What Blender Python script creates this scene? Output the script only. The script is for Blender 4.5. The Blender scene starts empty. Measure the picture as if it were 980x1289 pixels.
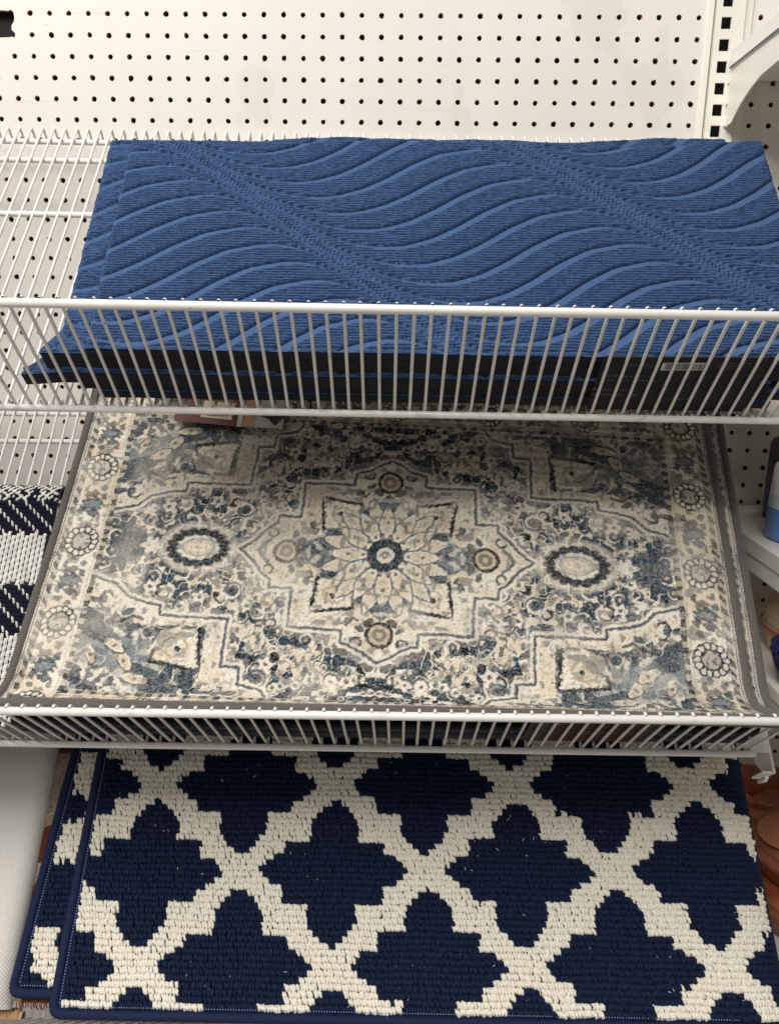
import bpy, bmesh, math, random
import numpy as np
from mathutils import Matrix, Vector
from math import sin, cos, pi, radians

random.seed(7)
RNG = np.random.default_rng(11)
scene = bpy.context.scene
COL = scene.collection

# ------------------------------------------------------------------ camera
PITCH, YAW, ROLL = 0.24278, 0.019309, -0.014282
def rotm(ax, a): return np.array(Matrix.Rotation(a, 3, ax))
RC = rotm('Z', YAW) @ rotm('X', -PITCH) @ rotm('Y', ROLL)
cam_d = bpy.data.cameras.new('camera')
cam = bpy.data.objects.new('camera', cam_d); COL.objects.link(cam)
cam_d.sensor_fit = 'VERTICAL'; cam_d.sensor_height = 36.0
cam_d.lens = 994.43 / 1289.0 * 36.0
cam_d.clip_start = 0.02; cam_d.clip_end = 60
m = Matrix.Identity(4)
for i in range(3):
    m[i][0] = RC[i, 0]; m[i][1] = RC[i, 2]; m[i][2] = -RC[i, 1]
cam.matrix_world = m
scene.camera = cam

# ------------------------------------------------------------------ light
world = bpy.data.worlds.new('World'); scene.world = world
world.use_nodes = True
bg = world.node_tree.nodes['Background']
bg.inputs[0].default_value = (1.0, 0.985, 0.965, 1); bg.inputs[1].default_value = 0.135
scene.view_settings.view_transform = 'Standard'
scene.view_settings.look = 'None'
scene.view_settings.exposure = 0.0
scene.view_settings.gamma = 1.0

def area_light(name, loc, target, sx, sy, power, col):
    d = bpy.data.lights.new(name, 'AREA'); d.shape = 'RECTANGLE'; d.size = sx; d.size_y = sy
    d.energy = power; d.color = col
    o = bpy.data.objects.new(name, d); COL.objects.link(o)
    o.location = loc
    o.rotation_euler = (Vector(target) - Vector(loc)).to_track_quat('-Z', 'Y').to_euler()
    return o
WARM = (1.0, 0.983, 0.957)
area_light('ceiling_light_strip', (-1.0, -0.1, 2.0), (-0.1, 0.95, 0.0), 2.2, 0.35, 50, WARM)
area_light('ceiling_light_strip', (-1.0, -1.3, 2.0), (-0.1, 0.95, -0.3), 2.4, 0.35, 56, WARM)
area_light('ceiling_light_strip', (0.0, -2.7, 2.0), (0.0, 0.95, -0.3), 2.8, 0.35, 14, WARM)

# ------------------------------------------------------------------ helpers
def srgb(r, g, b):
    def f(c):
        c /= 255.0
        return c / 12.92 if c <= 0.04045 else ((c + 0.055) / 1.055) ** 2.4
    return (f(r), f(g), f(b), 1.0)

def tag(o, label=None, cat=None, group=None, kind=None):
    if label: o['label'] = label
    if cat: o['category'] = cat
    if group: o['group'] = group
    if kind: o['kind'] = kind
    return o

def empty(name, label, cat, mat=None, group=None):
    o = bpy.data.objects.new(name, None); COL.objects.link(o)
    o.empty_display_size = 0.05
    if mat is not None: o.matrix_world = mat
    return tag(o, label, cat, group)

def link(name, me, parent=None, mats=()):
    for mm in mats: me.materials.append(mm)
    o = bpy.data.objects.new(name, me); COL.objects.link(o)
    if parent is not None: o.parent = parent
    return o

def mesh_np(name, V, quads=None, tris=None, cols=None, mi=None, smooth=True, uv=None):
    """fast mesh from numpy arrays"""
    me = bpy.data.meshes.new(name)
    V = np.asarray(V, np.float32)
    polys = []
    nq = 0 if quads is None else len(quads); nt = 0 if tris is None else len(tris)
    me.vertices.add(len(V)); me.vertices.foreach_set('co', V.ravel())
    li = []
    if nq: li.append(np.asarray(quads, np.int32).ravel())
    if nt: li.append(np.asarray(tris, np.int32).ravel())
    li = np.concatenate(li)
    me.loops.add(len(li)); me.loops.foreach_set('vertex_index', li)
    tot = np.concatenate([np.full(nq, 4, np.int32), np.full(nt, 3, np.int32)])
    start = np.concatenate([[0], np.cumsum(tot)[:-1]]).astype(np.int32)
    me.polygons.add(nq + nt)
    me.polygons.foreach_set('loop_start', start)
    me.polygons.foreach_set('loop_total', tot)
    if mi is not None: me.polygons.foreach_set('material_index', np.asarray(mi, np.int32))
    me.polygons.foreach_set('use_smooth', np.full(nq + nt, smooth, bool))
    if cols is not None:
        a = me.color_attributes.new('tint', 'FLOAT_COLOR', 'POINT')
        c = np.ones((len(V), 4), np.float32); c[:, :3] = cols
        a.data.foreach_set('color', c.ravel())
    if uv is not None:
        l = me.uv_layers.new(name='UVMap')
        l.data.foreach_set('uv', np.asarray(uv, np.float32)[li].ravel())
    me.update(calc_edges=True)
    me.validate()
    return me

class MB:
    """collects simple shapes into one mesh"""
    def __init__(s): s.v = []; s.f = []; s.m = []
    def add(s, vs, fs, mi=0):
        o = len(s.v); s.v += [tuple(map(float, p)) for p in vs]; s.f += [tuple(i + o for i in f) for f in fs]; s.m += [mi] * len(fs)
    def box(s, a, b, mi=0):
        x0, y0, z0 = a; x1, y1, z1 = b
        s.add([(x0,y0,z0),(x1,y0,z0),(x1,y1,z0),(x0,y1,z0),(x0,y0,z1),(x1,y0,z1),(x1,y1,z1),(x0,y1,z1)],
              [(0,3,2,1),(4,5,6,7),(0,1,5,4),(1,2,6,5),(2,3,7,6),(3,0,4,7)], mi)
    def prism(s, poly, axis, t0, t1, mi=0):
        """2D polygon extruded along axis between t0,t1"""
        def P(p, t):
            return {'x': (t, p[0], p[1]), 'y': (p[0], t, p[1]), 'z': (p[0], p[1], t)}[axis]
        n = len(poly)
        vs = [P(p, t0) for p in poly] + [P(p, t1) for p in poly]
        fs = [tuple(range(n - 1, -1, -1)), tuple(range(n, 2 * n))] + [(i, (i + 1) % n, n + (i + 1) % n, n + i) for i in range(n)]
        s.add(vs, fs, mi)
    def lathe(s, prof, n=32, c=(0, 0, 0), mi=0):
        vs = []; fs = []
        for r, z in prof:
            for k in range(n):
                a = 2 * pi * k / n; vs.append((c[0] + r * cos(a), c[1] + r * sin(a), c[2] + z))
        for i in range(len(prof) - 1):
            for k in range(n):
                fs.append((i*n+k, i*n+(k+1)%n, (i+1)*n+(k+1)%n, (i+1)*n+k))
        s.add(vs, fs, mi)
    def tube(s, pts, r, n=8, mi=0, cap=True, radii=None):
        V, F = tube_np(pts, r, n, radii)
        s.add(V, [tuple(q) for q in F], mi)
        if cap:
            o = len(s.v) - len(V)
            s.f.append(tuple(range(o + n - 1, o - 1, -1))); s.m.append(mi)
            s.f.append(tuple(range(o + len(V) - n, o + len(V)))); s.m.append(mi)
    def mesh(s, name, smooth=False, bevel=0, seg=2, weld=False):
        me = bpy.data.meshes.new(name); me.from_pydata(s.v, [], s.f)
        me.polygons.foreach_set('material_index', s.m)
        bm = bmesh.new(); bm.from_mesh(me)
        if weld: bmesh.ops.remove_doubles(bm, verts=bm.verts, dist=1e-6)
        bmesh.ops.recalc_face_normals(bm, faces=bm.faces)
        if bevel:
            bmesh.ops.bevel(bm, geom=[e for e in bm.edges if len(e.link_faces) == 2 and e.calc_face_angle(0) > 0.5], offset=bevel, segments=seg, affect='EDGES', profile=0.5)
        bm.to_mesh(me); bm.free()
        me.polygons.foreach_set('use_smooth', np.full(len(me.polygons), smooth, bool))
        return me

def tube_np(pts, r, n=8, radii=None):
    P = np.asarray(pts, float); N = len(P)
    T = np.gradient(P, axis=0); T /= np.linalg.norm(T, axis=1)[:, None] + 1e-12
    up = np.array([0, 0, 1.0]) if abs(T[0, 2]) < 0.9 else np.array([1.0, 0, 0])
    A = np.zeros_like(P); B = np.zeros_like(P)
    a = np.cross(T[0], up); a /= np.linalg.norm(a)
    for i in range(N):
        a = a - T[i] * (a @ T[i]); a /= np.linalg.norm(a)
        A[i] = a; B[i] = np.cross(T[i], a)
    R = np.full(N, r) if radii is None else np.asarray(radii)
    ang = np.arange(n) * 2 * pi / n
    V = P[:, None, :] + R[:, None, None] * (np.cos(ang)[None, :, None] * A[:, None, :] + np.sin(ang)[None, :, None] * B[:, None, :])
    i, k = np.meshgrid(np.arange(N - 1), np.arange(n), indexing='ij')
    F = np.stack([i*n+k, i*n+(k+1)%n, (i+1)*n+(k+1)%n, (i+1)*n+k], -1).reshape(-1, 4)
    return V.reshape(-1, 3), F

def arc(pts, r=0.004, n=5):
    """round the corners of a polyline"""
    P = [np.array(p, float) for p in pts]; out = [P[0]]
    for i in range(1, len(P) - 1):
        a, b, c = P[i-1], P[i], P[i+1]
        d1 = (a - b); d2 = (c - b); l = min(r, np.linalg.norm(d1)*.45, np.linalg.norm(d2)*.45)
        p = b + d1/np.linalg.norm(d1)*l; q = b + d2/np.linalg.norm(d2)*l
        for t in np.linspace(0, 1, n):
            out.append((1-t)**2*p + 2*t*(1-t)*b + t*t*q)
    out.append(P[-1]); return np.array(out)

def vnoise(x, y, seed, freq):
    """smooth value noise in [0,1], numpy"""
    g = np.random.default_rng(seed).random((256, 256))
    x = np.asarray(x) * freq + 1000.37; y = np.asarray(y) * freq + 1000.71
    xi = np.floor(x).astype(int); yi = np.floor(y).astype(int)
    fx = x - xi; fy = y - yi
    fx = fx*fx*(3-2*fx); fy = fy*fy*(3-2*fy)
    a = g[xi & 255, yi & 255]; b = g[(xi+1) & 255, yi & 255]; c = g[xi & 255, (yi+1) & 255]; d = g[(xi+1) & 255, (yi+1) & 255]
    return (a*(1-fx)+b*fx)*(1-fy) + (c*(1-fx)+d*fx)*fy
def fbm(x, y, seed, freq, o=3):
    s = 0; a = .5; t = 0
    for i in range(o):
        s = s + a*vnoise(x, y, seed+i*17, freq*2**i); t += a; a *= .5
    return s/t
def sst(a, b, x):
    t = np.clip((x-a)/(b-a), 0, 1); return t*t*(3-2*t)

# ------------------------------------------------------------------ materials
def mat(name, base=(.5,.5,.5,1), rough=.5, metal=0, spec=.5, attr=False, noise=None, bump=None, var=0.0, sheen=0, coat=0, flecks=None):
    """principled material; noise=(scale,detail) modulates colour by var, bump=(scale,strength,dist)"""
    M = bpy.data.materials.new(name); M.use_nodes = True
    nt = M.node_tree; bs = nt.nodes['Principled BSDF']
    bs.inputs['Base Color'].default_value = base
    bs.inputs['Roughness'].default_value = rough; bs.inputs['Metallic'].default_value = metal
    bs.inputs['Specular IOR Level'].default_value = spec
    if sheen: bs.inputs['Sheen Weight'].default_value = sheen; bs.inputs['Sheen Roughness'].default_value = .5
    if coat: bs.inputs['Coat Weight'].default_value = coat
    tc = nt.nodes.new('ShaderNodeTexCoord')
    src = None
    if attr:
        at = nt.nodes.new('ShaderNodeAttribute'); at.attribute_name = 'tint'; src = at.outputs['Color']
    if noise:
        nz = nt.nodes.new('ShaderNodeTexNoise'); nz.inputs['Scale'].default_value = noise[0]; nz.inputs['Detail'].default_value = noise[1]
        nt.links.new(tc.outputs['Object'], nz.inputs['Vector'])
        mp = nt.nodes.new('ShaderNodeMapRange'); mp.inputs['From Min'].default_value = .3; mp.inputs['From Max'].default_value = .7
        mp.inputs['To Min'].default_value = 1 - var; mp.inputs['To Max'].default_value = 1 + var
        nt.links.new(nz.outputs['Fac'], mp.inputs['Value'])
        mx = nt.nodes.new('ShaderNodeVectorMath'); mx.operation = 'SCALE'
        if src is not None: nt.links.new(src, mx.inputs[0])
        else: mx.inputs[0].default_value = base[:3]
        nt.links.new(mp.outputs['Result'], mx.inputs['Scale'])
        src = mx.outputs['Vector']
    if flecks:                                  # (scale xyz, threshold, colour, strength): nicks, scuffs and chips with a shape of their own
        for sc_, thr, fc, fk in flecks:
            ge = nt.nodes.new('ShaderNodeNewGeometry'); mpp = nt.nodes.new('ShaderNodeMapping'); mpp.inputs['Scale'].default_value = sc_
            nt.links.new(ge.outputs['Position'], mpp.inputs['Vector'])
            fn = nt.nodes.new('ShaderNodeTexNoise'); fn.inputs['Scale'].default_value = 1.0; fn.inputs['Detail'].default_value = 3
            nt.links.new(mpp.outputs['Vector'], fn.inputs['Vector'])
            fr = nt.nodes.new('ShaderNodeMapRange'); fr.inputs['From Min'].default_value = thr; fr.inputs['From Max'].default_value = thr+.03; fr.inputs['To Max'].default_value = fk
            nt.links.new(fn.outputs['Fac'], fr.inputs['Value'])
            mxx = nt.nodes.new('ShaderNodeMix'); mxx.data_type = 'RGBA'
            nt.links.new(fr.outputs['Result'], mxx.inputs['Factor'])
            if src is not None: nt.links.new(src, mxx.inputs['A'])
            else: mxx.inputs['A'].default_value = base
            mxx.inputs['B'].default_value = fc; src = mxx.outputs['Result']
    if src is not None: nt.links.new(src, bs.inputs['Base Color'])
    if bump:
        nb = nt.nodes.new('ShaderNodeTexNoise'); nb.inputs['Scale'].default_value = bump[0]; nb.inputs['Detail'].default_value = 3
        nt.links.new(tc.outputs['Object'], nb.inputs['Vector'])
        bp = nt.nodes.new('ShaderNodeBump'); bp.inputs['Strength'].default_value = bump[1]; bp.inputs['Distance'].default_value = bump[2]
        nt.links.new(nb.outputs['Fac'], bp.inputs['Height']); nt.links.new(bp.outputs['Normal'], bs.inputs['Normal'])
    return M

M_WIRE = mat('white_powder_coat', srgb(232,228,222), .32, spec=.5, noise=(60,3), var=.03, bump=(420,.06,.0006), flecks=[((150,150,150), .725, srgb(92,84,76), .8), ((22,22,60), .66, srgb(196,188,176), .5)])
M_STEEL = mat('cream_painted_steel', srgb(236,231,220), .38, noise=(14,4), var=.03, bump=(300,.05,.0005))
M_PEG = mat('painted_hardboard', srgb(228,222,214), .55, noise=(7,5), var=.035, bump=(90,.08,.0008), flecks=[((5,5,160), .70, srgb(206,198,186), .35), ((9,9,7), .60, srgb(214,206,195), .35), ((120,120,120), .76, srgb(150,130,110), .5)])
M_CORE = mat('brown_hardboard_core', srgb(158,108,68), .9, noise=(200,3), var=.4)
M_SHADE = mat('painted_cavity_shade', srgb(30,28,26), .9, noise=(30,3), var=.3)  # dark colour stands in for the shade inside holes and slots
M_RUBBER = mat('black_rubber_backing', srgb(21,21,23), .85, noise=(300,2), var=.25, bump=(420,.6,.002))
M_GREYB = mat('grey_binding_yarn', srgb(94,88,82), .85, noise=(700,3), var=.3, bump=(900,.5,.001), sheen=.2)
M_NAVYB = mat('navy_binding_yarn', srgb(26,36,70), .8, spec=.3, noise=(700,3), var=.35, bump=(900,.5,.001))
M_NAVYL = mat('navy_loop_yarn', srgb(22,34,63), .85, spec=.25, noise=(420,3), var=.4, bump=(1500,.5,.0008))
M_CREAML = mat('cream_loop_yarn', srgb(247,240,224), .85, noise=(420,3), var=.12, bump=(1500,.5,.0008), sheen=.15)
M_PERS = mat('printed_rug_pile', rough=.95, spec=.15, attr=True, noise=(1500,2), var=.22, bump=(1100,.55,.0012))
M_BLUE = mat('blue_ribbed_pile', rough=.95, spec=.12, attr=True, noise=(1300,2), var=.18, bump=(1300,.35,.0008))
M_TINT = mat('woven_yarn', rough=.85, spec=.2, attr=True, noise=(900,2), var=.12, bump=(1200,.4,.0008))
M_WHITEF = mat('off_white_fabric', srgb(226,221,213), .9, noise=(500,2), var=.07, bump=(1200,.4,.0008))
M_RUST = mat('rust_brown_yarn', srgb(128,66,36), .9, noise=(500,3), var=.5, bump=(700,.6,.001))
M_TAN = mat('jute_yarn', srgb(196,160,120), .9, noise=(300,3), var=.25, bump=(700,.6,.001))
M_CARD = mat('dark_slate_card', srgb(27,29,34), .6, spec=.25, noise=(20,2), var=.06)
M_PRINT = mat('pale_print', srgb(205,205,200), .5, noise=(40,2), var=.05)
M_INK = mat('black_ink', srgb(22,22,24), .5, noise=(40,2), var=.1)
M_BROWN = mat('brown_card', srgb(104,46,30), .5, noise=(60,2), var=.12)
M_CREAMC = mat('cream_card', srgb(222,205,178), .55, noise=(60,2), var=.06)
M_TANC = mat('tan_card', srgb(196,156,118), .55, noise=(60,2), var=.06)
M_ORANGE = mat('orange_print', srgb(190,92,50), .5, noise=(60,2), var=.1)
M_NAVYP = mat('navy_strip_print', srgb(32,48,92), .4, noise=(60,2), var=.05)
M_TERRA = mat('terracotta_glaze', srgb(142,78,50), .34, noise=(26,5), var=.38, bump=(110,.35,.002), coat=.2, flecks=[((160,160,260), .70, srgb(222,200,180), .7), ((45,45,45), .60, srgb(96,48,30), .6)])
M_BLUEP = mat('blue_plastic', srgb(104,146,206), .4, noise=(20,2), var=.03)
M_PALEP = mat('pale_blue_label', srgb(214,222,226), .4, noise=(20,2), var=.03)
M_WHITEP = mat('white_plastic', srgb(240,236,230), .35, noise=(20,2), var=.02)
M_BEIGE = mat('beige_ceramic', srgb(214,190,158), .5, noise=(18,4), var=.1, bump=(60,.2,.002))
M_SPECK = mat('navy_ceramic', srgb(28,38,84), .3, noise=(20,3), var=.15)
M_GREYP = mat('grey_plastic', srgb(84,82,80), .5, noise=(20,3), var=.06)
M_FLOOR = mat('vinyl_floor', srgb(196,190,182), .4, noise=(6,5), var=.08)

# ------------------------------------------------------------------ shelf frames (fitted)
def frame(o, tilt, ry, rz):
    Mx = rotm('Z', rz) @ rotm('Y', ry)
    b = Mx @ np.array([0, cos(tilt), sin(tilt)]); u = Mx @ np.array([1, 0, 0]); n = np.cross(u, b)
    m = Matrix.Identity(4)
    for i in range(3): m[i][0], m[i][1], m[i][2], m[i][3] = u[i], b[i], n[i], o[i]
    return m
F1 = frame((-.01179, .78859, -.09233), .76087, .00346, .01882)
F2 = frame((.0034, .78178, -.45796), .81818, -.01049, .00188)
F3 = frame((.0034, .78178, -.83996), .81818, -.01049, .00188)
YW = 1.1434
LIP1, LIP2 = .7305, .6953

# ------------------------------------------------------------------ setting
mb = MB(); mb.box((-3, -2.2, -1.42), (3, 1.9, -1.40))
fl = link('floor', mb.mesh('floor'), None, [M_FLOOR]); tag(fl, kind='structure')

def pegboard(x0, z0, ncol, nrow, xl, xr, zt, zb, broken=None):
    """board with real holes; hole grid at x0+i*25.4mm, z0-j*25.4mm, margins to xl,xr,zt,zb"""
    P = .0254; N = 12; r = .0033; T = .006
    ang = 2*pi*np.arange(N)/N + pi/4
    sq = []                                   # square outline sampled at N pts
    for a in ang:
        c, s = cos(a), sin(a); k = .5*P/max(abs(c), abs(s)); sq.append((c*k, s*k))
    sq = np.array(sq); cir = np.stack([np.cos(ang), np.sin(ang)], 1)
    V = []; Q = []; MI = []; off = 0
    for j in range(nrow):
        for i in range(ncol):
            if broken and (i, j) in broken: continue
            c = np.array([x0+i*P, z0-j*P]); rr = r*(1+random.uniform(-.07, .07)); wob = 1+np.array([random.uniform(-.09, .09) for _ in range(N)])
            chip = cir*(rr*wob)[:, None]
            if random.random() < .35:          # chipped rim
                k = random.randrange(N)
                for d, f in ((0, 1.28), (1, 1.18), (-1, 1.15)): chip[(k+d) % N] *= f
            A = np.c_[c[0]+sq[:, 0], np.zeros(N), c[1]+sq[:, 1]]
            B = np.c_[c[0]+chip[:, 0], np.zeros(N), c[1]+chip[:, 1]]
            B2 = np.c_[c[0]+cir[:, 0]*rr*.96, np.full(N, .0012), c[1]+cir[:, 1]*rr*.96]
            Cc = B2.copy(); Cc[:, 1] = T
            V += [A, B, B2, Cc]
            for k in range(N):
                k2 = (k+1) % N
                Q += [(off+k, off+k2, off+N+k2, off+N+k), (off+N+k, off+N+k2, off+2*N+k2, off+2*N+k), (off+2*N+k, off+2*N+k2, off+3*N+k2, off+3*N+k)]
                MI += [0, 1, 1]
            off += 4*N
    V = list(np.concatenate(V)); 
    gx0, gx1 = x0-P/2, x0+(ncol-.5)*P; gz1, gz0 = z0+P/2, z0-(nrow-.5)*P
    def rect(a, b, c, d):
        nonlocal V
        o = len(V); V += [np.array(p) for p in ((a,0,c),(b,0,c),(b,0,d),(a,0,d))]; Q.append((o,o+1,o+2,o+3)); MI.append(0)
    rect(xl, gx0, zb, zt); rect(gx1, xr, zb, zt)
    if zt > gz1: rect(gx0, gx1, gz1, zt)
    if zb < gz0: rect(gx0, gx1, zb, gz0)
    if broken:                                # torn opening across the skipped cells
        ii = [b[0] for b in broken]; jj = [b[1] for b in broken]
        bx0 = x0+(min(ii)-.5)*P; bx1 = x0+(max(ii)+.5)*P; bz1 = z0-(min(jj)-.5)*P; bz0 = z0-(max(jj)+.5)*P
        h1 = (x0+max(ii)*P, z0-min(jj)*P); h2 = (x0+max(ii)*P, z0-max(jj)*P)
        poly = [(bx0+.004, h1[1]+.0030), (bx0+.020, h1[1]+.0024), (bx0+.028, h1[1]+.0030), (h1[0]-.0035, h1[1]+.0022), (h1[0], h1[1]+.0038), (h1[0]+.0034, h1[1]+.001), (h1[0]+.0042, h1[1]-.005),
                (h1[0]+.003, h1[1]-.010), (h1[0]-.0005, h1[1]-.0145), (h1[0]-.001, h1[1]-.0195), (h2[0]+.0022, h2[1]+.0028), (h2[0]+.0036, h2[1]), (h2[0]+.002, h2[1]-.0034), (h2[0]-.0015, h2[1]-.0025),
                (h2[0]-.006, h2[1]-.0032), (bx0+.02, h2[1]-.0036), (bx0+.005, h2[1]-.002), (bx0+.003, h2[1]+.012)]
        cx, cz = np.mean([p[0] for p in poly]), np.mean([p[1] for p in poly]); n = len(poly); o = len(V)
        for p in poly:
            dx, dz = p[0]-cx, p[1]-cz
            tx = (bx1-cx)/dx if dx > 0 else ((bx0-cx)/dx if dx < 0 else 1e9); tz = (bz1-cz)/dz if dz > 0 else ((bz0-cz)/dz if dz < 0 else 1e9)
            t = min(tx, tz); V.append(np.array([cx+dx*t, 0, cz+dz*t]))
        for p in poly: V.append(np.array([p[0], 0, p[1]]))
        for p in poly: V.append(np.array([p[0], T, p[1]]))
        for k in range(n):
            k2 = (k+1) % n
            Q.extend([(o+k, o+k2, o+n+k2, o+n+k), (o+n+k, o+n+k2, o+2*n+k2, o+2*n+k)]); MI.extend([0, 1])
        for c in ((bx0, bz0), (bx1, bz0), (bx1, bz1), (bx0, bz1)):     # corner fillers
            ds = [(V[o+k][0]-c[0])**2+(V[o+k][2]-c[1])**2 for k in range(n)]
            k = int(np.argmin(ds)); best = None
            for k2 in ((k+1) % n, (k-1) % n):
                a, b = V[o+k], V[o+k2]
                if abs(a[0]-b[0]) > 1e-6 and abs(a[2]-b[2]) > 1e-6:
                    V.append(np.array([c[0], 0, c[1]])); q = len(V)-1
                    V.append((np.array([c[0], 0, c[1]])+a)/2); Q.append((o+k, o+k2, q, q+1)); MI.append(0); break
    me = mesh_np('board', np.array(V), np.array(Q), mi=MI, smooth=False)
    bm = bmesh.new(); bm.from_mesh(me)
    bmesh.ops.remove_doubles(bm, verts=bm.verts, dist=1e-5); bm.to_mesh(me); bm.free()
    me.materials.append(M_PEG); me.materials.append(M_CORE)
    return me

HX, HZ, P = -.0414, .3768, .0254
pb = empty('pegboard_panel', 'cream pegboard panel with a torn hole, behind the three wire shelves', 'pegboard', Matrix.Translation((0, YW, 0)))
link('board', pegboard(HX-P*28, HZ+P*3, 28+17, 58, -.765, .3755, HZ+P*4, -1.12, broken={(8,3),(9,3),(8,4),(9,4)}), pb)
mb = MB(); mb.box((-.76, .011, -1.12), (.374, .02, HZ+P*4)); link('backing', mb.mesh('backing'), pb, [M_SHADE])  # added dark sheet: paints the darkness seen through the holes
pb2 = empty('pegboard_panel', 'cream pegboard panel of the next bay, right of the slotted upright', 'pegboard', Matrix.Translation((0, YW, 0)))
link('board', pegboard(.4435, HZ+.0005, 14, 54, .4325, .80, HZ+P*4, -1.12), pb2)
mb = MB(); mb.box((.434, .011, -1.12), (.80, .02, HZ+P*4)); link('backing', mb.mesh('backing'), pb2, [M_SHADE])  # same added sheet, painted shade behind this bay's holes

# slotted upright between the bays
up = empty('shelf_upright', 'cream steel upright with a column of black slots between two pegboard panels', 'shelf upright', Matrix.Translation((.402, YW, 0)))
mb = MB(); zs = [.3685 - P*k for k in range(-4, 58)]; hw, hh = .0062, .0069; L, Rr = -.0175, .0185; cx = -.0045
z_top = HZ+P*4
prev = z_top
for z in zs:
    a, b = z+hh, z-hh
    if a > prev: continue
    mb.add([(L,-.008,prev),(Rr,-.008,prev),(Rr,-.008,a),(L,-.008,a)], [(0,1,2,3)])
    mb.add([(L,-.008,a),(cx-hw,-.008,a),(cx-hw,-.008,b),(L,-.008,b)], [(0,1,2,3)])
    mb.add([(cx+hw,-.008,a),(Rr,-.008,a),(Rr,-.008,b),(cx+hw,-.008,b)], [(0,1,2,3)])
    e = [(cx-hw,a),(cx+hw,a),(cx+hw,b),(cx-hw,b)]
    for i in range(4):
        p, q = e[i], e[(i+1)%4]; mb.add([(p[0],-.008,p[1]),(q[0],-.008,q[1]),(q[0],-.0055,q[1]),(p[0],-.0055,p[1])], [(0,1,2,3)])
    prev = b
mb.add([(L,-.008,prev),(Rr,-.008,prev),(Rr,-.008,-1.12),(L,-.008,-1.12)], [(0,1,2,3)])
for x in (L, Rr): mb.add([(x,-.008,z_top),(x,.05,z_top),(x,.05,-1.12),(x,-.008,-1.12)], [(0,1,2,3)])
link('slotted_face', mb.mesh('slotted_face'), up, [M_STEEL])
mb = MB(); mb.box((L+.001, .02, -1.12), (Rr-.001, .03, z_top)); link('slot_shade', mb.mesh('slot_shade'), up, [M_SHADE])  # dark box set behind the slots, its colour painted as their shade
for x0, x1 in ((-.0275, -.0195), (.0205, .0298)):
    mb = MB(); mb.box((x0, -.0035, -1.12), (x1, .004, z_top)); link('flange', mb.mesh('flange', bevel=.001), up, [M_STEEL])

# bracket + shelf of the next bay (top right)
XB = .4085
br = empty('shelf_bracket', 'cream steel shelf bracket with a navy lined strip hooked into the upright, top right', 'shelf bracket', Matrix.Translation((XB, YW, 0)))
plate = [(-.006, .3345), (-.50, .340), (-.50, .285), (-.16, .2845), (-.11, .281), (-.082, .274), (-.055, .263), (-.030, .247), (-.010, .2455), (-.008, .246),
         (-.008,.260),(-.0105,.2625),(-.0105,.285),(-.008,.287),(-.008,.311),(-.0065,.3125)]
mb = MB(); mb.prism([(y, z) for y, z in plate], 'x', 0, .0022); link('plate', mb.mesh('plate', bevel=.0005, seg=1), br, [M_STEEL])
mb = MB(); mb.prism([(-.012, .3150), (-.50, .3205), (-.50, .3400), (-.0060, .3350)], 'x', -.0022, -.0002); link('price_strip', mb.mesh('price_strip', bevel=.0004, seg=1), br, [M_WHITEP])
mb = MB(); mb.prism([(-.012, .3146), (-.50, .3200), (-.50, .3218), (-.012, .3164)], 'x', -.0028, -.0024); link('navy_line', mb.mesh('navy_line'), br, [M_NAVYP])
for z in (.252, .278, .303):
    mb = MB(); mb.box((-.0016, -.013, z-.0055), (.0005, .006, z+.006)); link('hook', mb.mesh('hook', bevel=.0008, seg=1), br, [M_STEEL])
ms = empty('metal_shelf', 'cream steel shelf deck carried by the top right bracket, seen from below', 'metal shelf', Matrix.Translation((XB+.004, YW, .303)))
mb = MB(); mb.box((0, -.50, 0), (.42, -.002, .022)); link('deck', mb.mesh('deck', bevel=.002), ms, [M_STEEL])
mb = MB(); mb.box((0, -.508, -.012), (.42, -.500, .030)); link('front_lip', mb.mesh('front_lip', bevel=.002), ms, [M_STEEL])

# ------------------------------------------------------------------ wire shelves
PIT = .015085
def wire_mesh(dep, lip, la):
    # lip direction in local (b,n): perpendicular-ish
    lb, ln = -math.sin(la)*0, 1
    path = [(0, dep-.002, -.016), (0, dep, 0), (0, .001, 0), (0, -.006, -.001), (0, -.0105, -.008)]
    path = [(0, dep-.0015, -.018), (0, dep+.0005, .0005), (0, .010, -.0085), (0, .0012, -.0090), (0, .0012, .0), (0, .0012, lip+.0020), (0, -.0022, lip+.0034)]
    V, F = tube_np(arc(path, .004, 5), .0016, 7)
    return mesh_np('wire', V, F)
def wire_shelf(Fm, lip, label, x0, x1, rods, dep=.471):
    root = empty('wire_shelf', label, 'wire shelf', Fm, 'sloping wire shelves on the pegboard wall')
    me = wire_mesh(dep, lip, 0); me.materials.append(M_WIRE)
    k0, k1 = int(math.floor(x0/PIT)), int(math.floor(x1/PIT))
    for k in range(k0, k1+1):
        o = bpy.data.objects.new('wire', me); COL.objects.link(o); o.parent = root
        o.location = (k*PIT+random.uniform(-.0004, .0004), 0, 0)
        o.rotation_euler = (0, random.uniform(-.004, .004), random.uniform(-.0008, .0008))
    xa, xb = k0*PIT-.004, k1*PIT+.006
    def rod(name, b, n, r):
        V, F = tube_np([(xa, b, n), ((xa*2+xb)/3, b, n), (xb-.004, b, n), (xb, b, n)], r, 12)
        mb = MB(); mb.tube([(xa, b, n), (xb-.003, b, n), (xb, b, n)], r, 14, radii=[r, r, r*.7])
        link(name, mb.mesh(name, smooth=True), root, [M_WIRE])
    rod('lip_rail', -.0044, lip, .0041)
    rod('bottom_rail', -.0040, .0012, .0036)
    for b in rods: rod('cross_rod', b, -.0050, .0034)
    return root
XS0, XS1 = -.78, .392
wire_shelf(F1, .1395, 'topmost sloping white wire shelf, holding the blue mats', XS0, XS1, (.449, .409, .302, .151))
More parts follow.
